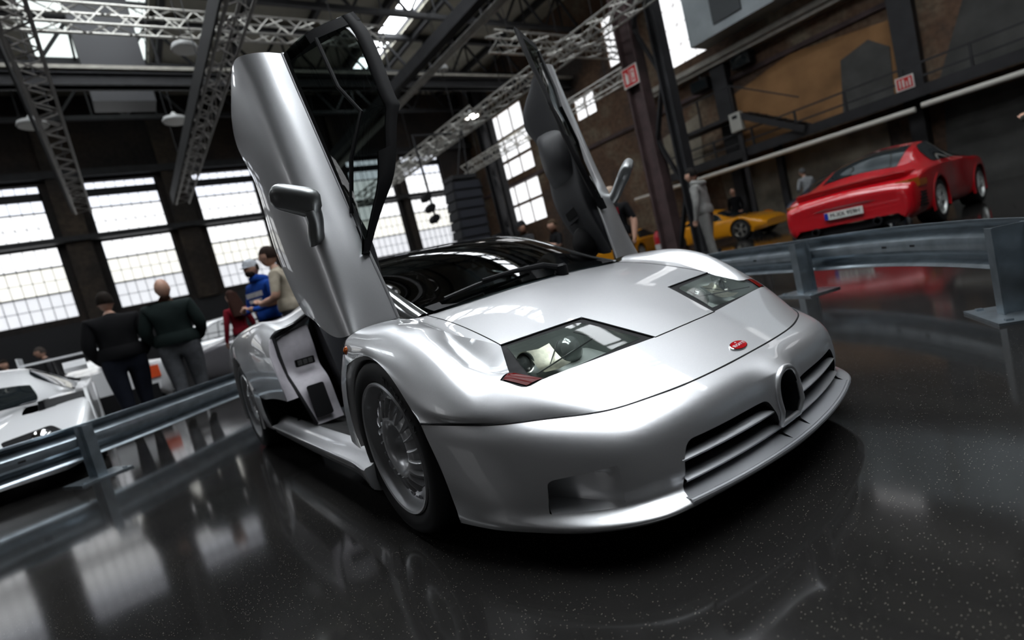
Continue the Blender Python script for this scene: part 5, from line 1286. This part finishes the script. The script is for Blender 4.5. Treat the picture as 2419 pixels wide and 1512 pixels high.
ww, _, _ = bgcar('white_hatchback', 'white hatchback roof showing behind the woman in red', (-13.4, .2, 0), math.radians(88), M_WHITE, [(-.8, .70, .3, .9, 1.1, .55, .02), (-.6, .84, .2, .95, 1.38, .58, .03), (.3, .87, .2, .95, 1.47, .58, .03), (1.2, .87, .2, .94, 1.45, .58, .03), (1.8, .87, .2, .93, 1.1, .62, .03), (2.2, .87, .2, .92, .96, .62, .02), (2.9, .84, .22, .80, .84, .6, .02), (3.2, .74, .26, .56, .62, .55, .01)], (0, 2.5), .30, .2, None, (3.3, 4.7), (.3, 1.0), (1.0, 4.0))
fe = empty('fire_extinguisher', (-9.4, 12.9, 0), label='red fire extinguisher standing at the foot of the brown column', cat='fire extinguisher')
MB().lathe([(.001, 0), (.13, 0), (.14, .04), (.14, .75), (.09, .87), (.04, .92), (.001, .93)], 20).build('cylinder', mat('extinguisher_red', (.45, .01, .02), .3), fe, True, 50)
MB().box(-.02, .10, -.02, .02, .92, .97).build('valve_lever', M_BLACK, fe); MB().tube([(.05, 0, .93), (.16, 0, .8), (.17, 0, .35)], .015, 6).build('hose', M_BLACK, fe, True)
MB().lathe([(.141, .25), (.1415, .5)], 20).build('label_band', mat('label_white', (.6, .6, .6), .5), fe, True)
# ================================================================== PEOPLE
def skin_mesh(verts, edges, radii, root=0, sub=2):
    me = bpy.data.meshes.new('sk'); me.from_pydata(verts, edges, []); me.update()
    o = bpy.data.objects.new('sk', me); COL.objects.link(o)
    o.modifiers.new('s', 'SKIN').use_smooth_shade = True
    for i, r in enumerate(radii):
        sv = me.skin_vertices[0].data[i]; sv.radius = r if isinstance(r, tuple) else (r, r); sv.use_root = (i == root)
    ss = o.modifiers.new('u', 'SUBSURF'); ss.levels = sub; ss.render_levels = sub
    dg = bpy.context.evaluated_depsgraph_get(); out = bpy.data.meshes.new_from_object(o.evaluated_get(dg))
    bpy.data.objects.remove(o); bpy.data.meshes.remove(me)
    return out

def cloth(name, c, noise=.25): return mat('cloth_' + name, c, .85, noise=noise, nscale=14, spec=.15)
M_SKIN = mat('skin', (.50, .29, .21), .5, noise=.1, nscale=8)
def person(label, loc, rz, h=1.78, top=None, legs=None, hair=(.02, .014, .010), shoes=None, arms='down', sleeve='long', build=1.0, bald=False, cap=None, hood=False, longhair=False, lean=0., skirt=False, beard=False, step=.04):
    k = h / 1.78; B = build
    t = empty('person', (loc[0], loc[1], 0), rz, label, 'person')
    top = top or cloth('black', (.008, .008, .009)); legs = legs or cloth('darkblue', (.010, .012, .018)); shoes = shoes or cloth('shoe', (.02, .02, .02))
    L = lean
    V = [(0, 0, .96), (0, .01, 1.10), (0, .0 + L * .3, 1.26), (0, -.01 + L * .6, 1.40), (0, -.005 + L * .8, 1.475), (0, .012 + L, 1.57)]
    RD = [(.165 * B, .115 * B), (.150 * B, .110 * B), (.165 * B, .118 * B), (.165 * B, .105 * B), (.07, .065), (.052, .055)]
    E = [(0, 1), (1, 2), (2, 3), (3, 4), (4, 5)]; part = ['leg', 'top', 'top', 'top', 'top', 'skin']
    poses = {'down': [((.275, -.02, 1.14), (.285, .05, .90), (.285, .075, .83))] * 2, 'pockets': [((.245, -.05, 1.14), (.235, .05, .96), (.205, .09, .90))] * 2,
             'phone': [((.27, .03, 1.13), (.12, .27, 1.10), (.05, .32, 1.13))] * 2, 'camera': [((.28, .08, 1.17), (.20, .32, 1.25), (.15, .40, 1.30)), ((.28, .06, 1.15), (.24, .30, 1.18), (.2, .38, 1.22))],
             'akimbo': [((.25, -.04, 1.15), (.24, .10, .98), (.19, .14, .95)), ((.25, -.03, 1.14), (.245, .12, .99), (.18, .18, .97))]}
    for si, sd in enumerate((-1, 1)):
        hip, kn, an, to = len(V), len(V) + 1, len(V) + 2, len(V) + 3; f = step * sd
        V += [(sd * .095 * B, 0, .88), (sd * .105, .02 + f, .50), (sd * .105, -.02 + f * 1.6, .10), (sd * .115, .13 + f * 1.6, .045)]
        RD += [.098 * B, .068 * B, .05, .042]; E += [(0, hip), (hip, kn), (kn, an), (an, to)]; part += ['leg', 'leg', 'leg', 'shoe']
        e, w_, hd = poses[arms][si]; s0 = len(V)
        V += [(sd * .185 * (B * .5 + .5), -.005 + L * .6, 1.415), (sd * e[0] * (B * .6 + .4), e[1] + L * .5, e[2]), (sd * w_[0], w_[1] + L * .3, w_[2]), (sd * hd[0], hd[1] + L * .3, hd[2])]
        RD += [.072 * B, .056 * B, .040 * (B * .5 + .5), (.04, .022)]; E += [(3, s0), (s0, s0 + 1), (s0 + 1, s0 + 2), (s0 + 2, s0 + 3)]
        part += ['top', 'top', 'top' if sleeve == 'long' else 'skin', 'skin']
    V0 = [Vector(v) * k for v in V]
    me = skin_mesh([tuple(v) for v in V0], E, [tuple(x * k for x in r) if isinstance(r, tuple) else r * k for r in RD], 0, 2)
    for m_ in (top, legs, M_SKIN, shoes): me.materials.append(m_)
    idx = {'top': 0, 'leg': 1, 'skin': 2, 'shoe': 3}; VV = np.array([tuple(v) for v in V0])
    seg = []
    for a, b in E:
        pa, pb = part[a], part[b]
        if (a, b) == (0, 1): pa, pb = 'leg', 'top'
        if (a, b) == (4, 5): pa, pb = 'top', 'skin'
        seg.append((VV[a], VV[b], pa, pb))
    n = len(me.polygons); cc = np.empty(n * 3, 'f'); me.polygons.foreach_get('center', cc); cc = cc.reshape(-1, 3).astype(float)
    best = np.full(n, 1e9); mi = np.zeros(n, int); istop = np.zeros(n, bool)
    for a, b, pa, pb in seg:
        d = b - a; tt = np.clip((cc - a) @ d / (d @ d), 0, 1); ds = np.linalg.norm(cc - a - tt[:, None] * d, axis=1); w_ = ds < best
        lab = np.where(tt < (.45 if (pa, pb) != ('top', 'skin') else .35), idx[pa], idx[pb]); best = np.where(w_, ds, best); mi = np.where(w_, lab, mi)
    mi[cc[:, 2] < .11 * k] = 3
    if sleeve == 'short': mi[(np.abs(cc[:, 0]) > .22 * k) & (mi == 0) & (cc[:, 2] < 1.2 * k)] = 2
    me.polygons.foreach_set('material_index', mi.astype('i'))
    # head with face and fingers joined into the same body mesh
    bm = bmesh.new(); bm.from_mesh(me)
    hc = Vector((0, .025 + L * 1.15, 1.665)) * k
    r = bmesh.ops.create_uvsphere(bm, u_segments=20, v_segments=14, radius=1.0)
    for v in r['verts']:
        x, y, z = v.co; zz = z
        v.co = Vector((x * .084 * (1 - .18 * max(0, -z)), y * .105 * (1 - .10 * max(0, -z)) + (.012 * max(0, -z) if y > 0 else 0), z * .126)) * k + hc
    hf = {f for v in r['verts'] for f in v.link_faces}
    for f in hf: f.material_index = 2; f.smooth = True
    def blob(c, s):
        q = bmesh.ops.create_uvsphere(bm, u_segments=8, v_segments=6, radius=1.0)
        for v in q['verts']: v.co = Vector((v.co.x * s[0], v.co.y * s[1], v.co.z * s[2])) * k + hc + Vector(c) * k
        for f in {f for v in q['verts'] for f in v.link_faces}: f.material_index = 2; f.smooth = True
    blob((0, .100, -.012), (.014, .020, .022)); blob((0, .088, -.055), (.022, .010, .007))
    for sd in (-1, 1): blob((sd * .078, 0, -.01), (.010, .022, .032)); blob((sd * .030, .088, .012), (.014, .008, .008))
    for si, sd in enumerate((-1, 1)):
        e, w_, hd = poses[arms][si]; d = (Vector(hd) - Vector(w_)); d.normalize(); c = Vector((sd * hd[0], hd[1] + L * .3, hd[2])); dd = Vector((sd * d.x, d.y, d.z))
        sx = Vector((0, 1, 0)) if abs(dd.y) < .7 else Vector((sd, 0, 0)); up = dd.cross(sx).normalized()
        for j in range(5):
            a = c + sx * ((j - 1.5) * .018 if j < 4 else .040) + (dd * -.03 if j == 4 else Vector()); ln = (.07, .078, .074, .058, .045)[j]
            mid = a + dd * ln * .6 + up * .006; tip = a + dd * ln * .95 + up * .02 + (sx * .012 if j == 4 else Vector())
            mb2 = MB().tube([a * k, mid * k, tip * k], [.010 * k, .0095 * k, .007 * k], 6); n0 = len(bm.verts)
            vs = [bm.verts.new(v) for v in mb2.v]
            for f in mb2.f:
                try: ff = bm.faces.new([vs[i] for i in f]); ff.material_index = 2; ff.smooth = True
                except ValueError: pass
    bm.to_mesh(me); bm.free(); me.shade_smooth()
    link('body', me, None, t)
    hm = mat('hair_%d' % int(sum(hair) * 1000), tuple(h_ * .7 for h_ in hair), .8, noise=.3, nscale=40, spec=.15)
    if not bald:
        bmh = bmesh.new(); q = bmesh.ops.create_uvsphere(bmh, u_segments=20, v_segments=12, radius=1.0)
        dl = []
        for v in q['verts']:
            x, y, z = v.co; v.co = Vector((x * .090, y * .111 - .006, z * .130 + .008)) * k + hc
            if (z < .15 and y > .15) or z < -.45: dl.append(v)
        bmesh.ops.delete(bmh, geom=dl, context='VERTS'); mh = bpy.data.meshes.new('hair'); bmh.to_mesh(mh); bmh.free(); link('hair', mh, hm, t, True)
    if longhair:
        rows = []
        for i in range(9):
            z = 1.74 - .055 * i; w_ = .082 + .012 * i if i < 5 else .13; rows.append([Vector((w_ * math.cos(a) , -.03 - .085 * math.sin(a) - .012 * i, z)) * k for a in np.linspace(-.25, PI + .25, 13)])
        v_, f_ = grid_mesh([[tuple(x) for x in r_] for r_ in rows]); MB().add(v_, f_).build('long_hair', hm, t, True)
    if cap:
        cm = cloth('cap_%d' % int(sum(cap) * 999), cap)
        c0 = MB().lathe([(.092, .015), (.093, .06), (.075, .105), (.04, .125), (.001, .13)], 20, Matrix.Translation(hc) @ Matrix.Diagonal((k * .95, k * 1.15, k, 1))).build('cap', cm, t, True)
        MB().add(*grid_mesh([[tuple(hc + Vector((.075 * math.sin(a) * 1.0, (.095 + dd_) * max(.15, math.cos(a)) + .01, .025 - dd_ * .2)) * k) for dd_ in (0, .06)] for a in np.linspace(-1.2, 1.2, 11)])).build('cap_peak', cm, c0, True)
    if hood:
        MB().lathe([(.085, 0), (.125, .02), (.13, .06), (.105, .10), (.085, .085)], 20, Matrix.Translation(Vector((0, -.03 + L * .8, 1.455)) * k) @ Matrix.Rotation(.25, 4, 'X') @ Matrix.Diagonal((k, k * 1.1, k, 1))).build('hood', top, t, True)
    if skirt:
        MB().lathe([(.15, .42), (.19, .25), (.22, .05), (.215, .0)], 24, Matrix.Translation((0, 0, .58 * k)) @ Matrix.Diagonal((k, .8 * k, k, 1))).build('skirt', legs, t, True)
    if beard:
        blobm = MB().lathe([(.001, -.05), (.05, -.04), (.07, 0), (.066, .03)], 16, Matrix.Translation(hc + Vector((0, .035, -.07)) * k) @ Matrix.Diagonal((k, k * .95, k * .9, 1))); blobm.build('beard', hm, t, True)
    # jumper hem / belt line
    MB().lathe([(.176 * B, .0), (.184 * B, .03), (.178 * B, .10), (.160 * B, .15)], 28, Matrix.Translation(Vector((0, .004, .955)) * k) @ Matrix.Diagonal((k, .74 * k, k, 1))).build('top_hem', top, t, True)
    return t

def away(x, y): return math.atan2(y - CAM_C.y, x - CAM_C.x) - PI / 2        # heading that looks away from the camera
BLK = cloth('black', (.006, .006, .007)); DGR = cloth('bottle_green', (.010, .017, .016)); JEAN = cloth('grey_jeans', (.10, .105, .115), .35); GREYH = cloth('grey_marl', (.20, .20, .19), .2)
DENIM = cloth('dark_denim', (.010, .012, .020)); REDJ = cloth('red_jacket', (.16, .006, .014)); OLIVE = cloth('olive', (.06, .05, .03)); ROYAL = cloth('royal_blue', (.01, .06, .32)); TAN = cloth('tan_shirt', (.42, .37, .29)); KHAKI = cloth('khaki_jacket', (.05, .06, .05)); CHAR = cloth('charcoal', (.03, .03, .032))
person('man in black jumper and dark trousers seen from behind', (-6.3, -1.69), away(-6.3, -1.69) + .1, 1.79, BLK, DENIM, build=1.42, arms='pockets', lean=.04)
person('bald man in dark green jumper and grey jeans seen from behind', (-6.1, -1.10), away(-6.1, -1.1) - .2, 1.80, DGR, JEAN, build=1.40, bald=True, arms='akimbo', hair=(.3, .2, .15))
wm = person('woman with long brown hair in red jacket beside the raised door', (-8.3, -.05), away(-8.3, 0) + .5, 1.67, REDJ, DENIM, hair=(.05, .02, .014), longhair=True, skirt=True, build=.88, arms='down')
bag = empty('shoulder_bag', (-8.2, .22, .35), label='brown leather shoulder bag at the side of the woman in red', cat='bag')
MB().prism(rounded([(-.16, 0), (.16, 0), (.14, .26), (-.14, .26)], .04), (1, 0, 0), (0, 0, 1), (0, 1, 0), (0, 0, 0), .10).build('bag_body', mat('bag_leather', (.10, .05, .025), .5), bag); MB().tube([(-.13, .05, .25), (-.08, .03, .75), (.0, -.02, 1.05), (.08, .03, .75), (.13, .05, .25)], .012, 6).build('strap', mat('bag_leather', (.10, .05, .025), .5), bag, True)
pb = person('bearded man in royal blue hoodie and cap beside the raised door', (-6.55, .12), away(-6.5, .1) + PI * .72, 1.90, ROYAL, DENIM, arms='phone', cap=(.55, .58, .62), hood=True, beard=True, hair=(.04, .03, .025), lean=.05)

MB().box(-.17, .17, .158, .164, 1.36, 1.43).box(-.13, .13, .158, .164, 1.28, 1.33).build('chest_print', cloth('print_white', (.6, .6, .6)), pb)
pt = person('man in tan polo shirt looking down at a camera by the raised door', (-5.90, .28), away(-5.9, .3) + PI * .42, 1.96, TAN, CHAR, arms='phone', sleeve='short', hair=(.035, .02, .014), lean=.06)
MB().lathe([(.001, .005), (.03, .004), (.03, 0)], 12, basis((-.11, .125, 1.50), (1, 0, 0), (0, 0, 1), (0, 1, 0))).build('sleeve_badge', mat('badge_orange', (.7, .22, .01), .6), pt)
ph = empty('compact_camera', (-6.22, .22, 1.20), label='small black camera held by the man in the tan shirt', cat='camera')
MB().box(-.06, .06, -.03, .03, 0, .08).build('camera_body', M_BLACK, ph); MB().lathe([(.03, 0), (.03, .04), (.001, .04)], 14, basis((0, -.03, .04), (1, 0, 0), (0, 0, 1), (0, -1, 0))).build('lens', M_BLACK, ph, True)
person('man in grey marl hoodie and joggers walking beyond the barrier', (-3.75, 7.06), away(-3.75, 7.06) + 1.25, 1.82, GREYH, GREYH, arms='down', hood=True, hair=(.012, .010, .009), build=1.1, lean=.07, shoes=cloth('pale_shoe', (.3, .3, .3)))
bh = person('man in black top and beige cap behind the far mirror', (-4.25, 5.32), away(-4.25, 5.3) + 2.6, 1.78, BLK, OLIVE, arms='down', sleeve='short', cap=(.50, .38, .30), build=1.15)
MB().box(-.14, .14, .128, .134, 1.30, 1.42).build('chest_print', cloth('print_red', (.22, .01, .02)), bh)
pg = person('photographer in dark jacket and cap raising a camera gimbal', (-7.0, 5.5), away(-7, 5.5) + 2.3, 1.80, CHAR, DENIM, arms='camera', cap=(.02, .02, .022), hair=(.03, .02, .015))
gm = empty('camera_gimbal', (-6.98, 5.02, 1.16), label='black camera gimbal held up by the photographer', cat='camera')
MB().bar((0, 0, 0), (-.06, -.10, .34), .035).build('grip', M_BLACK, gm); MB().box(-.20, .02, -.20, -.06, .34, .48).build('camera_body', M_BLACK, gm); MB().lathe([(.045, 0), (.05, .12), (.001, .12)], 14, basis((-.09, -.20, .41), (1, 0, 0), (0, 0, 1), (0, -1, 0))).build('lens', M_BLACK, gm, True)
person('person in black coat reaching up beside the photographer', (-6.55, 5.95), away(-6.5, 5.9) + 2.0, 1.66, BLK, DENIM, arms='camera', sleeve='short', hair=(.08, .05, .03))
person('bald man in black far off by the stained wall', (-8.75, 16.75), away(-8.75, 16.75) + 2.8, 1.76, BLK, DENIM, bald=True, arms='pockets')
person('man in grey shirt leaning over the dark blue car', (-5.4, 14.9), away(-5.4, 14.9) + .6, 1.66, cloth('pale_grey', (.30, .31, .32)), DENIM, arms='phone', hair=(.15, .15, .15), lean=.1)
person('visitor in khaki jacket cut off by the right edge', (.66, 7.5), away(.5, 8) + 1.0, 1.78, KHAKI, DENIM, arms='phone', build=1.2, hair=(.10, .06, .04))
person('dark-haired visitor standing by the black cladding at far left', (-15.2, -4.1), away(-15.2, -4.1) + 2.5, 1.70, BLK, DENIM, hair=(.03, .018, .012))
person('visitor in charcoal coat bending behind the racing car wing', (-15.0, -3.25), away(-15, -3.2) + 1.5, 1.80, CHAR, DENIM, hair=(.10, .08, .07), lean=.12)
